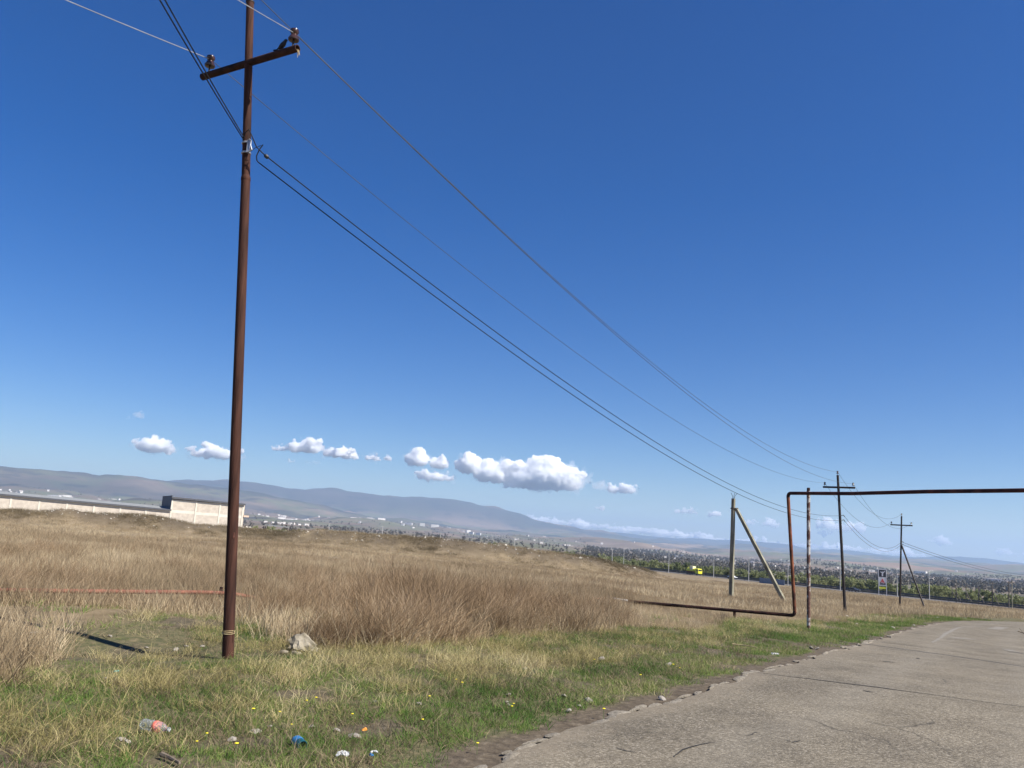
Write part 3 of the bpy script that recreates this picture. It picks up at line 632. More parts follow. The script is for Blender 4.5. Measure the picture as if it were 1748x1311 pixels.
# ------------------------------------------------------------------ concrete A pole
rc = 66.; cb = at(1248, 1024, rc); cb[2] = z1(cb[0], cb[1])-.2; ct = at(1252, 851, rc)
cp = thing('concrete_pole', cb, 'grey square concrete pole with a slanting concrete strut', 'pole')
def sqbeam(A, B, w0, w1, yaw):
    A, B = np.array(A), np.array(B); ax = (B-A)/np.linalg.norm(B-A); e1 = np.array([math.cos(yaw), math.sin(yaw), 0]); e1 = e1-ax*(e1@ax); e1 /= np.linalg.norm(e1); e2 = np.cross(ax, e1)
    V = []; ch = .12
    sq = [(1-ch, 1), (1, 1-ch), (1, -1+ch), (1-ch, -1), (-1+ch, -1), (-1, -1+ch), (-1, 1-ch), (-1+ch, 1)]
    for c, w in ((A, w0), (B, w1)): V += [c+e1*w/2*i+e2*w/2*j for i, j in sq]
    return MB().add(V, [(k, (k+1) % 8, 8+(k+1) % 8, 8+k) for k in range(8)]+[tuple(range(8))[::-1], tuple(range(8, 16))])
part('post', sqbeam(cb, ct, .30, .23, -.75), 'concrete', cp)
ms = at(1343, 1032, rc-1.5); ms[2] = z1(ms[0], ms[1])-.2
part('strut', sqbeam(ms, at(1256.5, 868, rc), .26, .22, -.75), 'concrete', cp)
part('strut_clamp', MB().box(at(1253.5, 868, rc), (.5, .34, .08)), 'iron_black', cp)
for dx in (-.10, .05, .16):
    part('rebar_hook', MB().tube([ct-np.array([0, 0, .1])+np.array([dx*.4, 0, 0]), ct+np.array([dx*.7, 0, .2]), ct+np.array([dx*1.9, .02, .42])], .016, 6), 'iron_black', cp)

# ------------------------------------------------------------------ warehouse beyond the bank
M['block_wall'] = mat('block_wall', (.44, .385, .32), .95, (.54, .48, .40), 1.3, 8, .5, 3)
M['band'] = mat('band', (.58, .54, .45), .9, (.64, .60, .51), .8)
M['fascia'] = mat('fascia', (.07, .075, .085), .7, (.09, .09, .1), 2)
M['roof_sheet'] = mat('roof_sheet', (.20, .21, .215), .9, (.25, .26, .26), .6, spec=.1)
M['dark_clad'] = mat('dark_clad', (.06, .065, .078), .7, (.08, .085, .1), .7)
wd = np.array([math.cos(rad(28)), math.sin(rad(28)), 0]); wn_ = np.array([wd[1], -wd[0], 0])     # along the wall, and outward
w00 = np.array([-118., 201.57, 0]); BAY = 6.0
wh = thing('warehouse', w00-np.array([0, 0, 2]), 'long pale block warehouse with a raised end section behind the earth bank', 'building')
def ev(k): return 3.15-.162*k                      # eaves of the low part
for k in range(-5, 9):
    a, b = w00+wd*BAY*k, w00+wd*BAY*(k+1); hi_ = k >= 6; zb = -3.0; top = ev(k)-.55 if not hi_ else 4.55-.06*(k-6)
    c = (a+b)/2-wn_*.2
    if hi_:
        zm = 2.05-.16*(k-6)
        part('wall_panel', MB().box(c+np.array([0, 0, (zb+zm-.35)/2]), (BAY-.3, .3, zm-.35-zb), [wd, wn_, (0, 0, 1)]), 'block_wall', wh, False)
        part('wall_panel', MB().box(c+np.array([0, 0, (zm+.35+top)/2]), (BAY-.3, .3, top-zm-.35), [wd, wn_, (0, 0, 1)]), 'block_wall', wh, False)
        part('ring_beam', MB().box(c+np.array([0, 0, zm]), (BAY-.3, .34, .7), [wd, wn_, (0, 0, 1)]), 'band', wh, False)
    else:
        part('wall_panel', MB().box(c+np.array([0, 0, (zb+top)/2]), (BAY-.3, .3, top-zb), [wd, wn_, (0, 0, 1)]), 'block_wall', wh, False)
    part('ring_beam', MB().box(c+np.array([0, 0, top+.26]), (BAY-.3, .34, .52), [wd, wn_, (0, 0, 1)]), 'band', wh, False)
for k in range(-5, 10):
    top = ev(k) if k < 6 else 5.12
    part('column', MB().box(w00+wd*BAY*k-wn_*.15+np.array([0, 0, (top-3)/2]), (.36, .42, top+3), [wd, wn_, (0, 0, 1)]), 'band', wh, False)
def slab(k0, k1, z0, z1_, dep, th, name, material, rise=1.6, out=.35):
    a, b = w00+wd*BAY*k0, w00+wd*BAY*k1; V = []
    for p, z in ((a, z0), (b, z1_)):
        for d, dz in ((-out, 0), (dep/2, rise), (dep, 0)):
            V += [p-wn_*d+np.array([0, 0, z+dz]), p-wn_*d+np.array([0, 0, z+dz+th])]
    Fc = []
    for i in (0, 2): Fc += [(i+1, i+3, 6+i+3, 6+i+1), (i, 6+i, 6+i+2, i+2)]
    Fc += [(0, 1, 7, 6), (4, 10, 11, 5), (0, 2, 3, 1), (2, 4, 5, 3), (6, 7, 9, 8), (8, 9, 11, 10)]
    return part(name, MB().add(V, Fc), material, wh, False)
slab(-5.05, 5.98, ev(-5)+.12, ev(6)+.12, 24, .16, 'roof', 'roof_sheet', .8)
slab(6.0, 9.05, 5.5, 5.05, 24, .18, 'roof', 'roof_sheet', .35)
part('fascia', MB().box(w00+wd*BAY*.45+wn_*.42+np.array([0, 0, ev(.45)+.16]), (BAY*11.1, .12, .42), [wd+np.array([0, 0, -.162/6]), wn_, (0, 0, 1)]), 'fascia', wh, False)
part('fascia', MB().box(w00+wd*BAY*7.52+wn_*.42+np.array([0, 0, 5.32]), (BAY*3.1, .12, .45), [wd+np.array([0, 0, -.14/6]), wn_, (0, 0, 1)]), 'fascia', wh, False)
part('end_cladding', MB().box(w00+wd*BAY*5.97-wn_*11.0+np.array([0, 0, 4.1]), (.12, 22, 4.1), [wd, wn_, (0, 0, 1)]), 'dark_clad', wh, False)
part('side_wall', MB().box(w00+wd*BAY*9.05-wn_*12+np.array([0, 0, 1]), (.3, 23.4, 8), [wd, wn_, (0, 0, 1)]), 'block_wall', wh, False)
part('rear_wall', MB().box(w00+wd*BAY*2-wn_*23.6+np.array([0, 0, .0]), (BAY*14, .3, 6), [wd, wn_, (0, 0, 1)]), 'block_wall', wh, False)
part('canopy', MB().box(w00+wd*(BAY*9.05+.75)-wn_*1.2+np.array([0, 0, 2.0]), (1.4, 2.5, .45), [wd, wn_, (0, 0, 1)]), mat('tan_canopy', (.55, .40, .30), .8, (.62, .47, .36), 1), wh, False)
# open shed right of the warehouse
sp0 = at(470, 903, 210); sp0[2] = z1(sp0[0], sp0[1])
sh = thing('open_shed', sp0, 'small open shed with a flat grey roof right of the warehouse', 'shed')
rz_ = at(468, 899, 210)[2]; D1 = np.array([.93, .37, 0]); D2 = np.array([.37, -.93, 0])
part('roof', MB().box((sp0[0], sp0[1], rz_+.2), (5.6, 5, .22), [D1+np.array([0, 0, -.05]), D2, (0, 0, 1)]), 'roof_sheet', sh, False)
for a in (-2.5, 2.5):
    for b in (-2, 2):
        q = sp0+D1*a+D2*b; part('post', MB().box((q[0], q[1], (rz_+sp0[2]-3)/2), (.14, .14, rz_-sp0[2]+3)), 'iron_black', sh, False)
wl = at(455, 906, 205)
tag(part('yard_wall', MB().box((wl[0], wl[1], wl[2]-1.6), (13, .3, 3.6), [D1+np.array([0, 0, -.06]), D2, (0, 0, 1)]), 'block_wall', None, False), 'low pale yard wall running right from the warehouse corner', 'wall')

# ------------------------------------------------------------------ highway
hdv = (HW_B-HW_A)/np.linalg.norm(HW_B-HW_A); hdir = np.array([hdv[0], hdv[1], 0]); hnor = np.array([hdv[1], -hdv[0], 0])     # hnor points away/right
HL = np.linalg.norm(HW_B-HW_A)
def hp(s, d, z=0.): return np.array([HW_A[0], HW_A[1], HW_Z])+hdir*s+hnor*d+np.array([0, 0, z])
hws = part('highway', MB().add([hp(s, d, .06) for s in np.linspace(-60, HL+40, 30) for d in (-6.5, 6.5)], [(2*i, 2*i+1, 2*i+3, 2*i+2) for i in range(29)]), M['patch_dark'], None, False); hws['kind'] = 'structure'
M['rail'] = mat('rail', (.07, .07, .075), .7, (.1, .1, .1), 2); M['lamp_grey'] = mat('lamp_grey', (.36, .36, .35), .6, (.44, .44, .43), 3)
for sgn, nm in ((-1, 'near'), (1, 'far')):
    gr = thing('guard_rail', hp(HL*.5, -7.2*1 if sgn < 0 else 7.2), 'dark guard rail along the %s side of the highway' % nm, 'guard rail', 'highway guard rails')
    dd = -7.2 if sgn < 0 else 7.2
    P = [hp(s, dd, .75) for s in np.linspace(-55, HL+35, 40)]
    mbr = MB()
    for a, b in zip(P[:-1], P[1:]): mbr.box((a+b)/2, (np.linalg.norm(b-a), .09, .55), [(b-a)/np.linalg.norm(b-a), hnor, (0, 0, 1)])
    part('beam', mbr, 'rail', gr, False)
    mp = MB().box(hp(0, dd, .2), (.12, .12, 1.0)); mp = mp.mesh('post', hp(0, dd, .2)); mp.materials.append(M['rail'])
    for s in np.arange(-50, HL+30, 8.):
        o = bpy.data.objects.new('post', mp); COL.objects.link(o); o.parent = gr; o.location = Vector(hp(s, dd, .2))-gr.location
def s_of_u(u):                               # where the sight line over photo column u meets the highway axis
    q = ray(u, hzv(u)); A = np.array([[q[0], -hdv[0]], [q[1], -hdv[1]]]); return float(np.linalg.solve(A, HW_A)[1])
lamp0 = None
names = ['lamp post right of the earth bank', 'lamp post left of the yellow truck', 'lamp post just left of the concrete pole', 'lamp post between the concrete strut and pole', 'lamp post beside the flaking support post', 'lamp post above the dark car', 'lamp post touching the braced pole strut', 'lamp post right of the braced pole']
for u, v0, nm in zip([1088.5, 1166, 1243, 1303, 1370, 1459, 1556, 1610.5], [935, 953, 950, 962, 960, 960, 981, 974], names):
    s = s_of_u(u); b = hp(s, -8.6, -.2); ub = u; h = 10.
    if lamp0 is None:
        lamp0 = thing('street_lamp', b, 'thin grey '+nm, 'street lamp', 'lamp posts along the highway')
        part('pole', MB().tube([b, b+np.array([0, 0, 9.6])], [.15, .09], 10), 'lamp_grey', lamp0); part('arm', MB().tube([b+np.array([0, 0, 9.55]), b+hnor*.7+np.array([0, 0, 9.95]), b+hnor*1.8+np.array([0, 0, 10.05])], .06, 8), 'lamp_grey', lamp0)
        part('lamp_head', MB().box(b+hnor*2.1+np.array([0, 0, 10.05]), (.7, .25, .14), [hnor, hdir, (0, 0, 1)]), 'lamp_grey', lamp0)
    else: copy_thing(lamp0, b, 'thin grey '+nm)
# wooden poles with struts, far right
M['wood_pole'] = mat('wood_pole', (.10, .085, .07), .9, (.16, .14, .12), 3)
def strut_pole(u, vtop, vbase, r, label, strut=True, pale=False):
    b = at(u, vbase, r); b[2] = z1(b[0], b[1]) if False else b[2]; t_ = at(u, vtop, r)
    p = thing('power_pole', b, label, 'pole', 'far poles at the highway'); part('shaft', MB().tube([b-np.array([0, 0, 1.5]), t_], [.17, .12], 8), 'concrete' if pale else 'wood_pole', p)
    part('crossarm', MB().box(t_-np.array([0, 0, .5]), (1.8, .16, .16)), 'wood_pole', p, False)
    if strut: part('strut', MB().tube([at(u+.5, lerp(vtop, vbase, .4)[()], r), at(u+14, vbase+4, r)-np.array([0, 0, .6])], .13, 8), 'wood_pole', p)
for a in [(1625, 1000, 1024, 330, 'far dark pole beside the shrubs, leftmost of the right-hand row'), (1632, 998, 1030, 318, 'far dark pole second of the right-hand row'), (1649, 1000, 1028, 322, 'far dark strutted pole third of the right-hand row'), (1670.5, 1001, 1030, 318, 'far dark strutted pole fourth of the right-hand row')]: strut_pole(*a)
strut_pole(1694, 993, 1033, 312, 'far dark strutted pole with a wide crossarm near the right edge'); strut_pole(1722, 992, 1036, 300, 'dark member of the twin poles at the right edge', False); strut_pole(1727.5, 991, 1040, 296, 'pale concrete member of the twin poles at the right edge', False, True)
# poles seen over the bank
for u, vt, vb, r, nm in [(562, 893, 912, 330, 'left'), (653, 898, 914, 340, 'second'), (752, 909, 926, 330, 'middle'), (878.5, 917, 938, 340, 'fourth'), (1045, 937, 956, 330, 'right')]:
    b = at(u, vb+6, r); p = thing('power_pole', b, 'thin pale pole beyond the earth bank, %s of five' % ({'left': 'leftmost', 'right': 'rightmost'}.get(nm, nm)), 'pole', 'poles beyond the bank')
    part('shaft', MB().tube([b-np.array([0, 0, 2]), at(u, vt, r)], [.16, .1], 8), 'lamp_grey', p); part('crossarm', MB().box(at(u, vt+1, r), (1.4, .15, .15)), 'lamp_grey', p, False)

# vehicles
M['yellow'] = mat('yellow', (.62, .60, .03), .4, (.66, .63, .04), 2, spec=.5); M['tyre'] = mat('tyre', (.015, .015, .015), .9, (.025, .025, .025), 5)
M['glass_dark'] = mat('glass_dark', (.02, .025, .03), .1, (.03, .03, .035), 3, spec=.6); M['car_black'] = mat('car_black', (.02, .022, .026), .25, (.03, .03, .035), 3, spec=.6)
M['car_white'] = mat('car_white', (.7, .7, .7), .3, (.75, .75, .75), 3, spec=.5); M['cream'] = mat('cream', (.68, .62, .42), .6, (.72, .66, .47), 2); M['redpaint'] = mat('redpaint', (.55, .05, .04), .5, (.6, .07, .05), 3)
fd = -hdir                                   # driving towards the right of the photo
def axs(): return [fd, np.cross(up, fd), up]
def wheels(c, pos, r, parent, half):
    for a in pos:
        for s in (-1, 1):
            q = c+fd*a+axs()[1]*half*s+up*r; w = part('wheel', MB().lathe(q-axs()[1]*.12, axs()[1], [(r*.6, 0), (r, .02), (r, .22), (r*.6, .24)], 14), 'tyre', parent); part('rim', MB().lathe(q-axs()[1]*.13, axs()[1], [(r*.5, 0), (r*.52, .26)], 10), 'galv', w)
ty = s_of_u(1191); tb = hp(ty, -2.2, .06); tr = thing('tanker_truck', tb, 'yellow tank truck driving along the highway', 'truck')
part('cab', MB().add([tb+fd*(3.1+a)+axs()[1]*w+up*h for w in (-1.2, 1.2) for a, h in ((-1.0, .6), (1.1, .6), (1.15, 1.7), (.85, 2.9), (-1.0, 3.0))], [(0, 1, 2, 3, 4), (9, 8, 7, 6, 5)]+[(k, 5+k, 5+(k+1) % 5, (k+1) % 5) for k in range(5)]), 'yellow', tr, False)
part('window', MB().box(tb+fd*4.15+up*2.2, (.12, 2.0, .8), axs()), 'glass_dark', tr, False)
for s in (-1, 1): part('window', MB().box(tb+fd*3.45+axs()[1]*1.2*s+up*2.2, (.9, .06, .7), axs()), 'glass_dark', tr, False)
part('tank', MB().lathe(tb-fd*4.0+up*2.0, fd, [(.5, 0), (.95, .12), (1.05, .4), (1.05, 5.4), (.95, 5.7), (.5, 5.85)], 20), 'yellow', tr)
part('chassis', MB().box(tb-fd*.6+up*.85, (8.0, 1.1, .3), axs()), 'iron_black', tr, False)
part('side_stripe', MB().box(tb-fd*1.0+up*1.35, (5.6, 2.16, .5), axs()), mat('dkred', (.12, .02, .02), .6), tr, False)
part('sign_box', MB().box(tb-fd*.6+up*3.05, (2.0, 1.9, 1.6), axs()), 'cream', tr, False)
wheels(tb, (3.2, -1.9, -3.1), .5, tr, 1.05)
def car(u, d, paint, label):
    b = hp(s_of_u(u), d, .06); c = thing('car', b, label, 'car', 'cars on the highway')
    prof = [(-2.2, .35), (2.2, .35), (2.25, .65), (2.1, .85), (1.1, .95), (.45, 1.42), (-.9, 1.45), (-1.7, 1.0), (-2.2, .95)]
    V = []; n_ = len(prof)
    for w in (-.88, .88): V += [b+fd*a+axs()[1]*w*(.82 if h > 1.2 else 1)+up*h for a, h in prof]
    part('body', MB().add(V, [tuple(range(n_)), tuple(range(n_, 2*n_))[::-1]]+[(k, n_+k, n_+(k+1) % n_, (k+1) % n_) for k in range(n_)]), paint, c, False)
    for s in (-1, 1): part('window', MB().box(b-fd*.2+axs()[1]*.8*s+up*1.2, (1.7, .06, .34), axs()), 'glass_dark', c, False)
    for s in (-1, 1): part('headlight', MB().box(b+fd*2.2+axs()[1]*.6*s+up*.68, (.1, .4, .18), axs()), 'car_white', c, False)
    wheels(b, (1.4, -1.35), .33, c, .8)
car(1463, -2.2, 'car_black', 'black car on the highway, lower right of the leaning pole'); car(1257, -2.2, 'car_white', 'white car on the highway just right of the concrete pole')
# roadside pylon sign
sg = at(1507, 1021, 300); pz = sg[2]-.4; py = thing('billboard', (sg[0], sg[1], pz), 'tall white framed roadside sign with a dark and a red picture panel', 'sign')
e1 = np.array([.92, -.39, 0]); e1 /= np.linalg.norm(e1); e3 = np.array([e1[1], -e1[0], 0]); px_ = 300/1414.*1.06
for s in (-1, 1): part('post', MB().box(np.array([sg[0], sg[1], pz])+e1*1.15*s+up*4.8, (.18, .18, 9.6), [e1, e3, up]), 'car_white', py, False)
def panel(name, z0, z1_, material, w=2.1, d=.2, x=0.): return part(name, MB().box(np.array([sg[0], sg[1], pz])+e1*x+e3*(d-.2)*1+up*(z0+z1_)/2, (w, .12, z1_-z0), [e1, e3, up]), material, py, False)
panel('top_bar', 9.35, 9.6, 'car_white', 2.4)
p_ = panel('dark_panel', 7.1, 9.3, mat('sign_dark', (.045, .05, .06), .5, (.06, .06, .07), 2))
def mark(name, pts, z, material, parent, dd=.075):
    base = np.array([sg[0], sg[1], pz]); V = [base+e1*a+e3*k+up*(z+h) for k in (dd, dd+.03) for a, h in pts]; n_ = len(pts)
    return part(name, MB().add(V, [tuple(range(n_)), tuple(range(n_, 2*n_))[::-1]]+[(k, n_+k, n_+(k+1) % n_, (k+1) % n_) for k in range(n_)]), material, parent, False)
mark('white_figure', [(-.2, 0), (.18, 0), (.22, .9), (.85, 1.6), (.7, 1.75), (.15, 1.3), (0, 1.55), (-.2, 1.3), (-.55, 1.5), (-.62, 1.3), (-.2, .95)], 7.3, 'car_white', p_)
p_ = panel('picture_panel', 4.2, 7.0, 'car_white')
mark('red_shape', [(-.7, 0), (-.35, .25), (0, .1), (.7, 0), (.35, .7), (.1, 1.3), (-.1, 1.3), (-.35, .75)], 5.2, mat('sign_red', (.62, .09, .09), .6, (.66, .2, .18), 1), p_)
mark('dark_strip', [(-.8, 0), (.9, 0), (.9, .75), (.4, .5), (-.2, .6), (-.8, .9)], 4.55, mat('sign_grey', (.09, .09, .11), .6, (.16, .15, .16), 1), p_, .055)
panel('yellow_panel', 3.3, 3.9, mat('sign_yellow', (.75, .78, .06), .5, (.8, .8, .1), 2), 2.1)
# blue-grey hoarding by the highway
hb = s_of_u(1345); ho = thing('hoarding', hp(hb, -9.4, 0), 'blue grey metal hoarding beside the highway behind the concrete strut', 'fence'); M['bluegrey'] = mat('bluegrey', (.16, .20, .26), .6, (.19, .23, .29), 1)
for k in range(5): part('panel', MB().box(hp(hb+(k-2)*2.55, -9.4, .9), (2.5, .08, 2.4), [hdir, hnor, up]), 'bluegrey', ho, False)

# ------------------------------------------------------------------ far town
M['white_wall'] = mat('white_wall', (.50, .47, .43), .9, (.70, .68, .64), .02); M['tile'] = mat('tile', (.16, .13, .12), .9, (.30, .27, .25), .02)
def house_mesh(w, d, h, rise):
    me = MB().add([(x, y, z) for x in (-w/2, w/2) for y in (-d/2, d/2) for z in (-4, h)]+[(-w/2-.4, 0, h+rise), (w/2+.4, 0, h+rise)],
                  [(0, 1, 3, 2), (4, 6, 7, 5), (0, 4, 5, 1), (2, 3, 7, 6), (1, 5, 9, 8), (3, 8, 9, 7), (1, 8, 3), (5, 7, 9)]).mesh('house')
    me.materials.append(M['white_wall']); me.materials.append(M['tile'])
    for f in me.polygons: f.material_index = 1 if f.index in (4, 5) else 0
    return me
HM = [house_mesh(13, 9, 6, 2.2), house_mesh(17, 10, 7, 2.5), house_mesh(11, 10, 8, 2)]
HM2 = [house_mesh(46, 16, 9, 1.5), house_mesh(70, 20, 10, 1.5)]
HM3 = [house_mesh(38, 15, 24, .4), house_mesh(60, 15, 28, .4)]
def put(name, me, u, r, label, cat, group, sc=1.):
    a_ = uaz(u); x, y = r*math.sin(a_), r*math.cos(a_); o = bpy.data.objects.new(name, me); COL.objects.link(o); o.location = (x, y, z1(x, y)); o.rotation_euler = (0, 0, -a_+random.uniform(-.6, .6)); o.scale = (sc,)*3
    return tag(o, label, cat, group)
for k in range(105): put('house', random.choice(HM), random.gauss(480, 220) if k < 65 else random.uniform(-40, 300), random.uniform(5000, 7000), 'tiny pale house in the far town below the long ridge', 'house', 'houses of the far town', 1.15)
for k in range(26): put('hall', random.choice(HM2), random.uniform(-30, 620), random.uniform(5200, 6800), 'long white industrial hall in the far town below the long ridge', 'hall', 'halls of the far town', 1.)
for k in range(20): put('apartment_block', random.choice(HM3), random.choice([random.gauss(735, 30), random.gauss(790, 14), random.gauss(640, 20)]), random.uniform(6300, 7000), 'white apartment block in the far town under the highest slope', 'apartment block', 'far apartment blocks')
for k in range(120): put('house', random.choice(HM), random.uniform(1080, 1790), random.uniform(1900, 5000), 'tiny pale house among the dark trees across the valley', 'house', 'houses across the valley', .6)
for k in range(45): put('house', random.choice(HM), random.uniform(820, 1200), random.uniform(3200, 6000), 'tiny pale house on the plain beyond the right end of the bank', 'house', 'houses on the far plain', .75)
for k in range(14): put('house', random.choice(HM), random.uniform(440, 530), random.uniform(2300, 2600), 'small pale house in the row just right of the warehouse', 'house', 'row of houses right of the warehouse', .6)
put('hall', HM2[0], 1693, 2500, 'long white hall roof among the trees near the right edge', 'hall', None, .9); put('hall', HM2[0], 1571, 3800, 'long white hall on the slope right of the braced pole', 'hall', None, 1.)

# ------------------------------------------------------------------ scattered growth
PROTO = {}
def proto_collection(key, meshes):
    c = bpy.data.collections.new('source_'+key)
    for k, me in enumerate(meshes):
        o = bpy.data.objects.new('source_%s_%02d' % (key, k), me); c.objects.link(o)
    PROTO[key] = c
def blades(n, rad_, h, w, lean, material, seed, seg=3, bend=.5, wind=(0, 0), fork=0):
    rs = np.random.default_rng(seed); V = []; Fc = []; tint = []
    def strip(base, d, L, w, curve, tv):
        k0 = len(V); side = np.cross(d, [rs.normal(), rs.normal(), .2]); side /= np.linalg.norm(side)+1e-9; p = base.copy(); dd = d.copy()
        for i in range(seg+1):
            ww = w*(1-(i/seg)**1.5*.85); V.append(p-side*ww/2); V.append(p+side*ww/2); tint.extend([tv, tv])
            p = p+dd*L/seg; dd = dd+curve/seg; dd /= np.linalg.norm(dd)
        for i in range(seg): Fc.append((k0+2*i, k0+2*i+1, k0+2*i+3, k0+2*i+2))
        return p
    for _ in range(n):
        a, q = rs.uniform(0, 6.283), rad_*math.sqrt(rs.uniform()); base = np.array([q*math.cos(a), q*math.sin(a), -.02])
        d = np.array([rs.normal()*lean+wind[0], rs.normal()*lean+wind[1], 1.]); d /= np.linalg.norm(d); L = rs.uniform(*h); tv = rs.uniform()
        cv = np.array([rs.normal(), rs.normal(), -.5])*bend+np.array([wind[0], wind[1], 0])*bend
        strip(base, d, L, w*rs.uniform(.7, 1.3), cv, tv)
        for _ in range(fork):
            t_ = rs.uniform(.3, .85); d2 = d+np.array([rs.normal()*.45, rs.normal()*.45, .1]); d2 /= np.linalg.norm(d2); strip(base+d*L*t_, d2, L*rs.uniform(.2, .42), w*.7, cv*.5, tv*rs.uniform(.7, 1.3))
    me = bpy.data.meshes.new('tuft'); me.from_pydata([tuple(p) for p in V], [], Fc); q = me.attributes.new('tint', 'FLOAT', 'POINT'); q.data.foreach_set('value', np.clip(np.array(tint, dtype=np.float32), 0, 1)); me.materials.append(M[material]); me.shade_smooth()
    return me
proto_collection('green', [blades(46, .13, (.035, .11), .0050, .45, 'green_blade', s, 3, .9) for s in range(5)])
proto_collection('straw', [blades(38, .13, (.07, .25), .0042, .55, 'straw_blade', 20+s, 4, .9, (.12, .02)) for s in range(5)])
proto_collection('thatch', [blades(40, .16, (.05, .16), .0040, .9, 'thatch_blade', 40+s, 2, .8) for s in range(4)])
proto_collection('weed', [blades(34, .32, (.25, .95), .0058, .52, 'weed_blade', 60+s, 4, .55, (.30, .05), fork=7) for s in range(6)])
proto_collection('field', [blades(70, .30, (.15, .50), .0070, .42, 'field_blade', 80+s, 3, .5, (.12, .02)) for s in range(5)])
proto_collection('fieldfar', [blades(60, .85, (.20, .60), .020, .45, 'field_blade', 100+s, 2, .5, (.12, .02)) for s in range(4)])
def leafball(n, rx, rz, leaf, material, seed, stems=5):
    rs = np.random.default_rng(seed); V = []; Fc = []; tint = []
    cl = [(rs.normal(size=3)*np.array([rx*.42, rx*.42, rz*.30])+np.array([0, 0, rz*.62]), rs.uniform(.25, .55), rs.uniform()) for _ in range(9)]
    for _ in range(n):
        c, s, tv = cl[rs.integers(len(cl))]; d = rs.normal(size=3); d /= np.linalg.norm(d); p = c+d*s*rx*rs.uniform(.5, 1.); p[2] = max(p[2], .05)
        a = rs.normal(size=3); a /= np.linalg.norm(a); b = np.cross(a, rs.normal(size=3)); b /= np.linalg.norm(b); k0 = len(V); q = leaf*rs.uniform(.6, 1.4)
        V.extend([p-a*q-b*q*.5, p+a*q-b*q*.4, p+a*q*.6+b*q*.7, p-a*q*.6+b*q*.6]); Fc.append((k0, k0+1, k0+2, k0+3)); tint.extend([tv*.7+rs.uniform()*.3]*4)
    for _ in range(stems):
        k0 = len(V); e = cl[rs.integers(len(cl))][0]; w = rx*.03; V.extend([np.array([-w, 0, 0]), np.array([w, 0, 0]), e+np.array([w*.4, 0, 0]), e-np.array([w*.4, 0, 0])]); Fc.append((k0, k0+1, k0+2, k0+3)); tint.extend([.1]*4)
    me = bpy.data.meshes.new('shrub'); me.from_pydata([tuple(p) for p in V], [], Fc); q = me.attributes.new('tint', 'FLOAT', 'POINT'); q.data.foreach_set('value', np.clip(np.array(tint, dtype=np.float32), 0, 1)); me.materials.append(M[material])
    return me
proto_collection('shrub', [leafball(420, 2.2, 4.2, .28, 'leaf_spring', 120+s) for s in range(5)])
proto_collection('darktree', [leafball(160, 3.6, 7.5, .9, 'leaf_dark', 140+s) for s in range(4)])

def scatter(name, key, P, scale, label, cat, tilt=.08, patch_scale=1.6):
    """one growth object: its points carry turn, size and which tuft stands there"""
    n = len(P); me = bpy.data.meshes.new(name); me.vertices.add(n); me.vertices.foreach_set('co', np.asarray(P, np.float32).ravel())
    rot = np.column_stack([RNG.normal(0, tilt, n), RNG.normal(0, tilt, n), RNG.uniform(0, 6.283, n) if key not in ('weed', 'straw', 'field', 'fieldfar') else RNG.normal(0, .9, n)]).astype(np.float32)
    q = me.attributes.new('rot', 'FLOAT_VECTOR', 'POINT'); q.data.foreach_set('vector', rot.ravel())
    q = me.attributes.new('scl', 'FLOAT', 'POINT'); q.data.foreach_set('value', np.asarray(scale, np.float32))
    P = np.asarray(P); pz_ = patch_scale; pt = np.clip((fbm(P[:, 0]/pz_, P[:, 1]/pz_, 4, 301)-.5)*2.6+.5, 0, 1)
    q = me.attributes.new('ptint', 'FLOAT', 'POINT'); q.data.foreach_set('value', pt.astype(np.float32))
    o = bpy.data.objects.new(name, me); COL.objects.link(o); o['kind'] = 'stuff'; o['label'] = label; o['category'] = cat
    ng = bpy.data.node_groups.new('scatter_'+name, 'GeometryNodeTree'); ng.interface.new_socket('Geometry', in_out='INPUT', socket_type='NodeSocketGeometry'); ng.interface.new_socket('Geometry', in_out='OUTPUT', socket_type='NodeSocketGeometry')
    N = ng.nodes; L = ng.links; gi, go = N.new('NodeGroupInput'), N.new('NodeGroupOutput'); ip = N.new('GeometryNodeInstanceOnPoints'); ci = N.new('GeometryNodeCollectionInfo')
    ci.inputs['Collection'].default_value = PROTO[key]; ci.inputs['Separate Children'].default_value = True; ci.inputs['Reset Children'].default_value = True
    ra = N.new('GeometryNodeInputNamedAttribute'); ra.data_type = 'FLOAT_VECTOR'; ra.inputs[0].default_value = 'rot'
    sa = N.new('GeometryNodeInputNamedAttribute'); sa.data_type = 'FLOAT'; sa.inputs[0].default_value = 'scl'
    rv = N.new('FunctionNodeRandomValue'); rv.data_type = 'INT'; rv.inputs[4].default_value = 0; rv.inputs[5].default_value = len(PROTO[key].objects)-1
    L.new(gi.outputs[0], ip.inputs['Points']); L.new(ci.outputs[0], ip.inputs['Instance']); ip.inputs['Pick Instance'].default_value = True
    L.new(rv.outputs[2], ip.inputs['Instance Index']); L.new(ra.outputs[0], ip.inputs['Rotation']); L.new(sa.outputs[0], ip.inputs['Scale']); L.new(ip.outputs[0], go.inputs[0])
    mo = o.modifiers.new('scatter', 'NODES'); mo.node_group = ng
    return o
AZ0, AZ1 = rad(-41), rad(41)
def polar_pts(n, ra, rb, a0=AZ0, a1=AZ1, pw=2.):
    r = (RNG.uniform(ra**pw, rb**pw, n))**(1/pw); a = RNG.uniform(a0, a1, n); return r*np.sin(a), r*np.cos(a)
def emit(x, y, keep):
    x, y = x[keep], y[keep]; return np.column_stack([x, y, zt(x, y)])
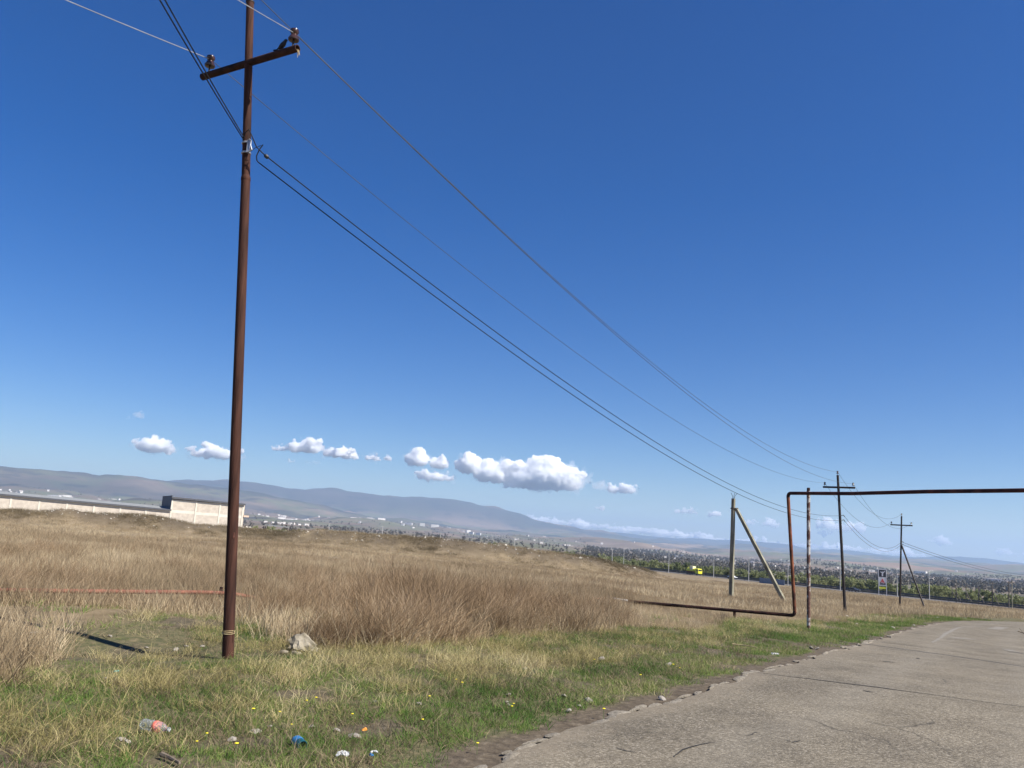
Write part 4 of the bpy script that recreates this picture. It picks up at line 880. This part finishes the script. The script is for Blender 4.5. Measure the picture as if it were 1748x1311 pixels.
# verge
x, y = polar_pts(62000, 3.2, 60, pw=1.12); rd, bd, fld, dirt, r = cover(x, y)
patch = fbm(x/.8, y/.8, 3, 71)*.6+fbm(x/2.6, y/2.6, 3, 72)*.4
fringe = np.exp(-((rd-1.25)/.5)**2)
ok = (rd > .25) & (fld < .55)
gd = np.clip(sstep(.46, .58, patch)+.9*fringe+.22, 0, 1)*(1-.92*sstep(.3, .8, dirt))
dip = np.exp(-(((x+5.2)/2.2)**4+((y-11.0+.45*(x+5.2))/1.7)**4))
gd = np.clip(gd*(1-.55*dip), 0, 1)
keep = ok & (RNG.uniform(size=len(x)) < gd); P = emit(x, y, keep)
scatter('green_grass', 'green', P, RNG.uniform(.6, 1.4, len(P))*(.85+.5*sstep(10, 30, r[keep]))*(1-.6*dip[keep]), 'short fresh green grass growing along the road verge', 'grass')
sd = np.clip(1.15*sstep(.60, .44, patch)*0+sstep(.60, .46, patch)*1.0+.2, 0, 1)*(1-.9*sstep(.2, .6, dirt))*sstep(1.2, 2.6, rd)*(1-.5*fringe)*(1-.95*dip)
keep = ok & (RNG.uniform(size=len(x)) < sd*.8); P = emit(x, y, keep)
scatter('straw_grass', 'straw', P, RNG.uniform(.5, 1.25, len(P)), 'dry straw coloured grass tufts on the road verge', 'grass', .12)
keep = ok & (rd > .5) & (RNG.uniform(size=len(x)) < .34*(1-.5*sstep(.3, .8, dirt))*(1-.8*dip)); P = emit(x, y, keep)
scatter('dead_thatch', 'thatch', P, RNG.uniform(.7, 1.4, len(P)), 'matted dead brown grass between the green tufts of the verge', 'grass')
# weeds behind the verge
x, y = polar_pts(30000, 8, 62, pw=1.4); rd, bd, fld, dirt, r = cover(x, y); azp = np.degrees(np.arctan2(x, y))
tall = np.clip(np.exp(-((azp+3)/9.5)**2)*np.exp(-((r-18)/7)**2)*1.25+.3*sstep(.5, .62, fbm(x/3, y/3, 3, 75)), 0, 1)
dip = np.exp(-(((x+5.4)/2.3)**4+((y-11.7)/2.0)**4))
lowz = sstep(6.5, 10, azp)*sstep(60, 48, r)                       # mown-looking strip under the low pipe
clump = fbm(x/1.3, y/1.3, 3, 76)
keep = (fld > .45) & (rd > 1.8) & (RNG.uniform(size=len(x)) < (.10+.8*tall)*sstep(.36, .54, clump)*(1-.95*dip)*(1-.96*lowz)*np.where(r > 40, .5, 1)); P = emit(x, y, keep)
scatter('brown_weeds', 'weed', P, (.44+.42*tall[keep])*(.3+1.35*clump[keep])*RNG.uniform(.7, 1.2, len(P)), 'tall dry reddish brown weeds behind the grassy verge', 'weeds', .1)
keep = (fld > .35) & (rd > 1.4) & (RNG.uniform(size=len(x)) < (.75-.35*tall)*(1-.95*dip)); P = emit(x, y, keep)
hgt = (.5+.8*fbm(x/5, y/5, 3, 77))*(1-.52*lowz)
scatter('field_grass', 'field', P, hgt[keep]*RNG.uniform(.8, 1.25, len(P)), 'dry brown grass covering the near field', 'grass', .1, 4.)
keep = (fld > .3) & (rd > 1.4) & (r < 26) & (RNG.uniform(size=len(x)) < .3*sstep(.52, .66, fbm(x/2, y/2, 3, 79))+.15*dip); P = emit(x, y, keep)
scatter('green_grass', 'green', P, RNG.uniform(1., 2., len(P)), 'green grass showing low between the dry weeds', 'grass')
x, y = polar_pts(52000, 40, 330, rad(-38), rad(40), 1.55); rd, bd, fld, dirt, r = cover(x, y)
bb_ = polydist(x, y, BERM); hd = hw_dist(x, y)
keep = (rd > 1.6) & (hd < -9) & (np.abs(bb_) > 4.5) & ~((bb_ > 14) & (r > 160)) & (RNG.uniform(size=len(x)) < .35+.65*sstep(.35, .6, fbm(x/9, y/9, 3, 81))); P = emit(x, y, keep)
scatter('far_field_grass', 'fieldfar', P, (.5+.6*fbm(P[:, 0]/12, P[:, 1]/12, 3, 83))*RNG.uniform(.7, 1.2, len(P))*np.where(np.abs(bb_[keep]) < 6, .7, 1), 'dry brown grass of the wide field up to the highway', 'grass', .1, 14.)
NB = 11000; t_ = RNG.uniform(0, len(BERM)-1.01, NB); i_ = t_.astype(int); b3 = BERM[i_]+(BERM[i_+1]-BERM[i_])*(t_-i_)[:, None]
x, y = b3[:, 0]+RNG.normal(0, 1, NB), b3[:, 1]+RNG.normal(-2, 4., NB); kp = RNG.uniform(size=NB) < .15+.85*sstep(.42, .6, fbm(x/4, y/4, 3, 86)); P = np.column_stack([x, y, zt(x, y)])[kp]
scatter('bank_weeds', 'thatch', P, RNG.uniform(2.5, 5.5, len(P)), 'dull olive brown weeds on the earth bank', 'weeds', .08, 9.)
# shrubs beyond the highway, woods of the valley
s = RNG.uniform(-120, HL+260, 2600); d = 11+RNG.uniform(0, 1, 2600)**1.3*95
x = HW_A[0]+hdv[0]*s+hdv[1]*d; y = HW_A[1]+hdv[1]*s-hdv[0]*d; P = np.column_stack([x, y, zt(x, y)-.2])
den = fbm(x/25, y/25, 3, 85); kp = RNG.uniform(size=len(x)) < sstep(.3, .55, den)+.2
scatter('roadside_shrubs', 'shrub', P[kp], RNG.uniform(.3, .95, kp.sum()), 'belt of fresh green shrubs beyond the highway', 'shrubs', .08, 22.)
a = RNG.uniform(uaz(425), uaz(640), 500); r = RNG.uniform(330, 620, 500); x, y = r*np.sin(a), r*np.cos(a); P = np.column_stack([x, y, zt(x, y)-.3])
scatter('bank_shrubs', 'shrub', P, RNG.uniform(.5, 1.1, 500), 'green trees showing over the bank right of the warehouse', 'trees')
a = RNG.uniform(uaz(640), uaz(1100), 160); r = RNG.uniform(420, 900, 160); x, y = r*np.sin(a), r*np.cos(a); P = np.column_stack([x, y, zt(x, y)-.3])
scatter('plain_shrubs', 'shrub', P, RNG.uniform(.7, 1.4, 160), 'scattered green shrubs on the plain behind the bank', 'shrubs')
x, y = polar_pts(7000, 900, 4600, uaz(1000), uaz(1950), 1.3); den = fbm(x/260, y/260, 3, 87); kp = RNG.uniform(size=len(x)) < sstep(.40, .55, den)*.95+.08; P = np.column_stack([x, y, zt(x, y)-.5])[kp]
scatter('valley_woods', 'darktree', P, RNG.uniform(.4, 1.05, len(P)), 'dark bare woods and orchards across the valley', 'woods', .08, 160.)
x, y = polar_pts(5000, 900, 7500, uaz(-100), uaz(1000), 1.2); den = fbm(x/300, y/300, 3, 89); kp = RNG.uniform(size=len(x)) < sstep(.45, .6, den)*.8+.05; P = np.column_stack([x, y, zt(x, y)-.5])[kp]
scatter('town_trees', 'darktree', P, RNG.uniform(.4, 1., len(P)), 'dark tree rows among the far town', 'woods')
# rubble on the bank
M['rubble'] = mat('rubble', (.42, .38, .31), .9, (.60, .56, .48), 3); RK = []
for k in range(4):
    me_ = MB().rock((0, 0, 0), (1, .8, .6), 400+k, 1, .3).mesh('rubble'); me_.materials.append(M['rubble']); RK.append(me_)
proto_collection('rubble', RK)
t_ = RNG.uniform(0, len(BERM)-1.01, 950); i_ = t_.astype(int); b3 = BERM[i_]+(BERM[i_+1]-BERM[i_])*(t_-i_)[:, None]; nrm = RNG.normal(0, 3.2, 950)
x, y = b3[:, 0]+RNG.normal(0, 1, 950), b3[:, 1]-np.abs(nrm)+1.5; P = np.column_stack([x, y, zt(x, y)])
scatter('bank_rubble', 'rubble', P, RNG.uniform(.10, .38, 950)*np.where(RNG.uniform(size=950) < .05, 2.4, 1), 'pale stones and rubble strewn over the earth bank', 'rubble', .6)

# ------------------------------------------------------------------ verge litter and stones
gb = ground_at(512, 1117); bo = thing('boulder', gb, 'pale angular boulder at the edge of the brown weeds right of the near pole', 'boulder')
part('rock', MB().rock(gb+np.array([.0, .12, .06]), (.46, .36, .34), 12, 3, .8), 'stone', bo, False)
for k, (dx, dz_, s) in enumerate([(-.19, .03, .14), (-.02, .02, .16), (.15, .02, .12)]): part('chip', MB().rock(gb+np.array([dx, -.10, dz_]), (s*.9, s*.7, s*.6), 30+k, 2, .3), 'stone', bo, False)
rp = [MB().rock((0, 0, 0), (1, .75, .5), 500+k, 2, .3).mesh('stone') for k in range(5)]
for me_ in rp: me_.materials.append(M['stone_grey'])
def stone(u, v, w, label, grp, mesh=None, lift=.2):
    p = ground_at(u, v); o = bpy.data.objects.new('stone', mesh or random.choice(rp)); COL.objects.link(o); o.location = (p[0], p[1], p[2]+w*.12); o.scale = (w, w, w); o.rotation_euler = (random.uniform(-.4, .4), random.uniform(-.4, .4), random.uniform(0, 6.28)); return tag(o, label, 'stone', grp)
STONES = []
for u, v, w in [(178, 1160, .07), (205, 1265, .09), (218, 1269, .07), (300, 1110, .09), (250, 1107, .07), (188, 1087, .08), (55, 1082, .10), (318, 1104, .07), (345, 1105, .09), (5, 1098, .22), (460, 1243, .07), (435, 1252, .10), (395, 1266, .10), (530, 1245, .09), (575, 1249, .07), (714, 1203, .08), (606, 1262, .12), (640, 1199, .06), (866, 1202, .09), (963, 1190, .09), (1005, 1198, .11), (970, 1216, .10), (988, 1207, .07), (868, 1188, .08), (870, 1206, .07), (895, 1144, .08), (1026, 1128, .14), (1141, 1137, .15), (1130, 1195, .10), (505, 1067, .12), (460, 1060, .08), (1385, 1108, .14), (1395, 1109, .12), (1480, 1055, .16), (1462, 1066, .15), (1524, 1073, .2), (1560, 1068, .14), (1600, 1055, .2), (1446, 1054, .3), (1648, 1056, .18), (1320, 1068, .12), (1505, 1068, .15)]:
    STONES.append((u, v, stone(u, v, w, 'small pale stone lying in the verge grass', 'small stones in the verge')))
ORD = ['first', 'second', 'third', 'fourth', 'fifth', 'sixth', 'seventh', 'eighth', 'ninth', 'tenth', 'eleventh', 'twelfth', 'thirteenth', 'fourteenth']
def one_by_one(items, what, zone):
    """items: (photo column, row, object); labels by neighbourhood and order from the left"""
    groups = {}
    for u, v, o in items: groups.setdefault(zone(u, v), []).append((u, o))
    for z, L in groups.items():
        L.sort(key=lambda k: k[0])
        for k, (u, o) in enumerate(L): o['label'] = ('%s %s' % (what, z)) if len(L) == 1 else '%s %s, %s from the left' % (what, z, ORD[k])
def zone(u, v):
    if u > 1300: return 'in the verge where the road bends'
    if u > 920: return 'in the verge below the low pipe'
    if u > 690: return 'in the verge near the broken road edge'
    if v < 1120: return 'near the foot of the near pole'
    if u < 460: return 'around the clear bottle'
    return 'around the blue bottle stub'
one_by_one(STONES, 'small pale stone', zone)
# dandelions
FLOWERS = []
M['petal'] = mat('petal', (.75, .60, .02), .7, (.8, .66, .04), 30); M['stem'] = mat('stem', (.10, .15, .05), .7, (.13, .18, .06), 20)
d0 = None
for u, v in [(430, 1233), (476, 1232), (522, 1212), (538, 1208), (496, 1252), (401, 1296), (334, 1283), (351, 1270), (720, 1247), (873, 1222), (876, 1215), (778, 1171), (788, 1180), (814, 1288), (732, 1204), (1014, 1137), (1093, 1166), (1149, 1148), (1160, 1149), (600, 1236), (1030, 1230)]:
    p = ground_at(u, v)
    if d0 is None:
        d0 = thing('dandelion', p, 'small yellow dandelion flower in the verge grass', 'flower', 'dandelions in the verge')
        part('stem', MB().tube([p-up*.01, p+up*.06, p+up*.10], .0025, 5), 'stem', d0); part('flower_head', MB().lathe(p+up*.098, up, [(.004, 0), (.009, .004), (.015, .009), (.012, .012), (.005, .013)], 12), 'petal', d0)
        FLOWERS.append((u, v, d0))
    else: FLOWERS.append((u, v, copy_thing(d0, p, None, random.uniform(0, 6), random.uniform(.6, 1.0))))
one_by_one(FLOWERS, 'small yellow dandelion flower', zone)
# clear bottle with red label
def glassy(name, col, rough=.08, trans=1., alpha=1.):
    m = bpy.data.materials.new(name); m.use_nodes = True; t = NT(m); t.b.inputs['Base Color'].default_value = (*col, 1); t.b.inputs['Roughness'].default_value = rough; t.b.inputs['Transmission Weight'].default_value = trans; t.b.inputs['IOR'].default_value = 1.2
    t.bump(t.noise(t.obj(), 25, 3), .5, .01); return m
M['clear_plastic'] = glassy('clear_plastic', (.80, .84, .82), .22, .82); M['red_label'] = mat('red_label', (.72, .14, .10), .5, (.78, .22, .17), 20)
q0, q1 = ground_at(238, 1253), ground_at(284, 1262); q0 = q0+up*.075; q1 = q1+up*.07; dq = (q1-q0)/np.linalg.norm(q1-q0); Lq = .235; q0 = (q0+q1)/2-dq*Lq/2
bt_ = thing('plastic_bottle', (q0+dq*Lq/2)-up*.04, 'crushed clear plastic bottle with a red label lying in the grass', 'bottle')
part('bottle_body', MB().lathe(q0, dq, [(.02, 0), (.034, .006), (.040, .03), (.036, .06), (.041, .09), (.038, .12), (.040, .15), (.038, .18), (.030, .205), (.016, .228), (.0135, .24), (.0135, .255)], 18), 'clear_plastic', bt_)
part('label', MB().lathe(q0+dq*.125, dq, [(.0395, 0), (.0415, .003), (.0415, .026), (.0395, .029)], 18), 'red_label', bt_); part('cap', MB().lathe(q0+dq*.25, dq, [(.015, 0), (.0155, .004), (.0155, .014), (.012, .016)], 14), 'clear_plastic', bt_)
# blue and green bottle bottom
M['blue_plastic'] = mat('blue_plastic', (.02, .12, .30), .45, (.05, .22, .42), 18, spec=.5); M['teal_plastic'] = mat('teal_plastic', (.008, .055, .075), .25, (.015, .09, .11), 14, spec=.5)
q = ground_at(508, 1276)+up*.035; dq = np.array([.55, -.62, -.12]); dq /= np.linalg.norm(dq); c_ = thing('cut_bottle', q-up*.05, 'blue and dark green plastic bottle stub lying open in the grass', 'bottle')
part('neck_end', MB().lathe(q-dq*.078, dq, [(0.01248, 0), (0.0156, 0.0078), (0.01872, 0.0156), (0.03588, 0.0429), (0.039, 0.0585)], 18), 'teal_plastic', c_); part('blue_band', MB().lathe(q-dq*.05, dq, [(0.02808, 0), (0.04056, 0.0234), (0.04212, 0.0663), (0.04056, 0.0702)], 18), 'blue_plastic', c_); part('open_end', MB().lathe(q+dq*.02, dq, [(0.03822, 0), (0.03978, 0.0234), (0.039, 0.04836), (0.03432, 0.04992), (0.03354, 0.0156)], 18), 'teal_plastic', c_)
# crumpled wrappers
def wrapper(name, u, v, s, material, label, seed, lift=.05, extra=None):
    p = ground_at(u, v)+up*lift; t = thing(name, p-up*lift, label, 'litter'); rs_ = random.Random(seed); bm = bmesh.new(); bmesh.ops.create_grid(bm, x_segments=7, y_segments=7, size=.5); V = []
    for w in bm.verts: V.append(p+np.array([w.co.x*s+rs_.uniform(-.1, .1)*s, w.co.y*s*.7+rs_.uniform(-.1, .1)*s, rs_.uniform(-.16, .16)*s+.08*s*math.cos(w.co.x*3)]))
    Fc = [tuple(w.index for w in f.verts) for f in bm.faces]; bm.free(); part('sheet', MB().add(V, Fc), material, t, False); return t
M['wrap_white'] = mat('wrap_white', (.5, .5, .48), .6, (.68, .68, .66), 9); M['bag_clear'] = glassy('bag_clear', (.85, .85, .85), .3, .5); M['orange_peel'] = mat('orange_peel', (.62, .24, .03), .6, (.7, .32, .07), 30); M['paper_teal'] = mat('paper_teal', (.12, .42, .38), .7, (.15, .5, .45), 20)
w_ = wrapper('crumpled_packet', 638, 1299, .045, 'wrap_white', 'small crumpled white and blue packet near the lower edge of the verge', 3, .06); p = ground_at(637, 1299); part('blue_corner', MB().rock(p+up*.045+np.array([-.01, -.04, 0]), (.035, .02, .04), 8, 2), 'blue_plastic', w_, False)
wrapper('plastic_bag', 584, 1303, .08, 'bag_clear', 'crumpled clear plastic bag left of the white and blue packet', 5, .06)
p = ground_at(621, 1252); tag(part('orange_peel', MB().rock(p+up*.025, (.05, .03, .05), 9, 2), 'orange_peel', None, False), 'small orange scrap of peel in the verge grass', 'litter')
wrapper('paper_scrap', 198, 1157, .04, 'paper_teal', 'tiny teal paper scrap in the grass left of the near pole', 8, .06); wrapper('paper_scrap', 1323, 1121, .11, 'bag_clear', 'pale blue plastic scrap on the green verge by the road bend', 9, .05)
# fallen stick and twig
p, q = ground_at(345, 1078), ground_at(310, 1095)
def stick(pix, r, label, lift=.03, material='bark'):
    P = np.array([ground_at(*a)+up*lift for a in pix]); tag(part('stick', MB().tube(P, list(np.linspace(r, r*.5, len(P))), 7), material), label, 'stick')
stick([(275, 1296), (290, 1302), (306, 1311)], .018, 'short grey stick lying near the bottom edge of the verge'); stick([(1250, 1107), (1268, 1109), (1292, 1113)], .014, 'thin pale stick in the green verge below the low pipe', .08, 'straw')
stick([(604, 1094), (616, 1102), (628, 1107)], .03, 'dark broken branch at the foot of the brown weeds', .05)
tw = on_road(1745, 1083); t4 = thing('twig', tw, 'dark bare twig lying on the road at the right edge', 'twig')
part('branch', MB().tube([tw+np.array([-.15, .05, .12]), tw+np.array([.1, 0, .04]), tw+np.array([.7, -.2, .02])], .022, 6), 'bark', t4)
for k in range(5): part('shoot', MB().tube([tw+np.array([.05+.1*k, 0, .04]), tw+np.array([-.05+.12*k, .1*(-1)**k, .25+.05*k])], .01, 5), 'bark', t4)

# ------------------------------------------------------------------ haze
hz = part('haze', MB().box((0, 0, 250), (52000, 52000, 900)), 'galv', None, False); hz['kind'] = 'stuff'; hz['label'] = 'thin blue haze filling the valley air'; hz['category'] = 'haze'
m = bpy.data.materials.new('haze'); m.use_nodes = True; n = m.node_tree.nodes; n.remove(n['Principled BSDF']); pv = n.new('ShaderNodeVolumePrincipled'); pv.inputs['Color'].default_value = (.52, .71, .98, 1); pv.inputs['Density'].default_value = 6.2e-5; pv.inputs['Anisotropy'].default_value = .2
m.node_tree.links.new(pv.outputs[0], n['Material Output'].inputs['Volume']); hz.data.materials.clear(); hz.data.materials.append(m)

# ------------------------------------------------------------------ clouds
def hash3(P, s):
    n = (P[:, 0].astype(np.int64)*73856093) ^ (P[:, 1].astype(np.int64)*19349663) ^ (P[:, 2].astype(np.int64)*83492791) ^ (s*2654435761)
    n = n & 0x7fffffff; n = (n ^ (n >> 13))*1274126177 & 0x7fffffff; return ((n ^ (n >> 16)) & 0xffff)/65535.
def noise3(P, s):
    I = np.floor(P); Fr = P-I; Fr = Fr*Fr*(3-2*Fr); out = 0
    for a in (0, 1):
        for b in (0, 1):
            for c in (0, 1):
                out = out+hash3(I+np.array([a, b, c]), s)*(Fr[:, 0] if a else 1-Fr[:, 0])*(Fr[:, 1] if b else 1-Fr[:, 1])*(Fr[:, 2] if c else 1-Fr[:, 2])
    return out
def cloud_mat(name, dens):
    m = bpy.data.materials.new(name); m.use_nodes = True; n = m.node_tree.nodes; n.remove(n['Principled BSDF']); pv = n.new('ShaderNodeVolumePrincipled'); pv.inputs['Color'].default_value = (1, 1, 1, 1); pv.inputs['Density'].default_value = dens; pv.inputs['Anisotropy'].default_value = .1
    m.node_tree.links.new(pv.outputs[0], n['Material Output'].inputs['Volume']); return m
CM = {'bank': cloud_mat('cloud_bank', .013), 'thick': cloud_mat('cloud_thick', .015), 'thin': cloud_mat('cloud_thin', .010), 'wisp': cloud_mat('cloud_wisp', .0014), 'halo': cloud_mat('cloud_halo', .0011)}
def _ico(sub):
    b = bmesh.new(); bmesh.ops.create_icosphere(b, subdivisions=sub, radius=1); v = np.array([tuple(p.co) for p in b.verts]); f = np.array([[p.index for p in q.verts] for q in b.faces]); b.free(); return v, f
ICO = _ico(2); CLOUDS = []
def cloud(name, lobes, r, kind, label, group='small clouds over the horizon', seed=0, vox=None, wisp=True):
    """lobes: (u, v, width, height) in photo units; puffs fill each lobe in depth too"""
    rs = random.Random(seed); VV = []; px = r/PF
    for (u, v, w, h) in lobes:
        c = at(u, v, r); nb = max(9, int(w/2.2)); nc = max(2, int(w/(h*.55)))
        for k in range(nc):
            a = (k+.5)/nc*2-1; hh = (1-a*a*.9)**.5; rr_ = h*px*.40*(.35+.65*hh)*rs.uniform(.85, 1.1)
            VV.append(ICO[0]*rr_*np.array([1.35, 1.3, 1])+c+np.array([a*(w/2-rr_/px)*px, rs.uniform(-.3, .3)*h*px, -h*px*.5+rr_*1.0]))
        for k in range(nb):
            a = rs.uniform(-1, 1); hh = (1-a*a)**.5
            rr_ = h*px*.5*(rs.uniform(.40, .62) if k % 4 == 0 else rs.uniform(.16, .36))*(.45+.55*hh)
            off = np.array([a*(w/2-rr_/px*.8)*px, rs.uniform(-.5, .5)*w*px*.5, (rs.uniform(-.6, .75)*hh-.05)*h*px*.55])
            q = c+off; q[2] = max(q[2], c[2]-h*px*.5+rr_*.75)
            VV.append(ICO[0]*rr_*np.array([1.25, 1.25, 1])+q)
    me = bpy.data.meshes.new(name); nv = len(ICO[0]); me.from_pydata(np.concatenate(VV).tolist(), [], np.concatenate([ICO[1]+nv*k for k in range(len(VV))]).tolist())
    tmp = bpy.data.objects.new('tmp', me); COL.objects.link(tmp); md = tmp.modifiers.new('r', 'REMESH'); md.mode = 'VOXEL'; md.voxel_size = px*(vox or .9)
    CLOUDS.append((tmp, name, px, seed, kind, label, group, None))
    if kind == 'thick' and wisp: cloud('wisp', [(u, v+h*.08, w*1.12, h*1.02) for u, v, w, h in lobes], r, 'halo', None, None, seed+200, 1.0, False)
def finish_cloud(dg, tmp, name, px, seed, kind, label, group, parent):
    me2 = bpy.data.meshes.new_from_object(tmp.evaluated_get(dg)); 
    n = len(me2.vertices); co = np.zeros(n*3); me2.vertices.foreach_get('co', co); co = co.reshape(-1, 3); no = np.zeros(n*3); me2.vertex_normals.foreach_get('vector', no); no = no.reshape(-1, 3)
    d = 0
    for k, (s, a) in enumerate(((11., 4.0), (5., 3.0), (2.4, 2.0), (1.2, 1.1))): d = d+(np.abs(noise3(co/(s*px), seed*7+k)-.5)*2-.45)*a*px
    d = d*(2.0 if kind == 'halo' else 1 if kind == 'thick' else 1.2)
    co = co+no*d[:, None]; ctr = co.mean(axis=0); me2.vertices.foreach_set('co', (co-ctr).ravel()); me2.name = name; me2.materials.clear(); me2.materials.append(CM[kind]); me2.shade_smooth()
    o = bpy.data.objects.new(name, me2); COL.objects.link(o); o.location = tuple(ctr)
    if parent: o.parent = parent; o.location = tuple(ctr-np.array(parent.location)); return o
    return tag(o, label, 'cloud', group)
RC = 33000.
cloud('cloud', [(800, 788, 52, 40), (845, 803, 84, 44), (935, 807, 138, 58), (905, 826, 100, 20)], RC, 'thick', 'largest white cumulus cloud above the end of the long ridge', seed=1)
for k, (lb, kd, lab) in enumerate([
    ([(712, 779, 46, 34), (750, 788, 36, 28)], 'thick', 'twin-lobed white cloud just left of the largest cloud'),
    ([(742, 811, 72, 22)], 'thick', 'flat white cloud tucked under the twin-lobed cloud'),
    ([(265, 758, 66, 30)], 'thick', 'leftmost bright white cloud, left of the near pole'),
    ([(368, 771, 92, 26)], 'thick', 'white cloud partly hidden behind the near pole'),
    ([(522, 759, 64, 30), (487, 764, 48, 14)], 'thick', 'peaked white cloud, first one right of the near pole'),
    ([(582, 772, 66, 22)], 'thick', 'low white cloud, second one right of the near pole'),
    ([(636, 779, 32, 17)], 'thick', 'small round white cloud, third one right of the near pole'), ([(662, 781, 17, 14)], 'thick', 'tiny round white cloud just left of the twin-lobed cloud'),
    ([(498, 787, 20, 8)], 'thin', 'tiny cloud scrap under the peaked cloud'), ([(536, 789, 34, 9)], 'wisp', 'faint cloud wisp under the low white cloud'),
    ([(1026, 828, 42, 22)], 'wisp', 'faint cloud wisp touching the right end of the largest cloud'), ([(1046, 832, 22, 22), (1070, 833, 40, 20)], 'thick', 'small white cloud right of the largest cloud'),
    ([(236, 707, 18, 15), (222, 713, 20, 8)], 'wisp', 'faint pale wisp high on the left'), ([(1025, 866, 20, 12)], 'thin', 'tiny cloud below the small white cloud right of the largest'),
    ([(1172, 871, 44, 15)], 'thin', 'flat little cloud left of the concrete pole top'), ([(1220, 876, 26, 13)], 'thick', 'small bright cloud touching the concrete pole top'),
    ([(1278, 890, 32, 16), (1315, 891, 40, 18)], 'thin', 'pale cloud behind the concrete strut'), ([(1412, 893, 46, 22), (1450, 898, 52, 22), (1410, 908, 28, 14)], 'thin', 'pale broken cloud behind the leaning pole'),
    ([(1608, 922, 36, 18)], 'thin', 'soft small cloud right of the braced pole'), ([(1720, 942, 40, 14)], 'thin', 'soft flat cloud near the right edge')]):
    cloud('cloud', lb, RC+random.uniform(-1500, 2500), kd, lab, seed=10+k, vox=.75)
cloud('cloud_bank', [(u, 887+(u-920)*.105, 46, 17+5*math.sin(u*.09)) for u in range(915, 1210, 24)]+[(u, 917+(u-1200)*.075, 60, 12+4*math.sin(u*.05)) for u in range(1210, 1560, 34)], 46000., 'bank', 'long low white cloud bank lying behind the far right mountains', None, seed=60, vox=1.3)
DG = bpy.context.evaluated_depsgraph_get()
last = None
for c in CLOUDS:
    o = finish_cloud(DG, *c[:-1], last if c[4] == 'halo' else None)
    if c[4] != 'halo': last = o
for c in CLOUDS: bpy.data.objects.remove(c[0])
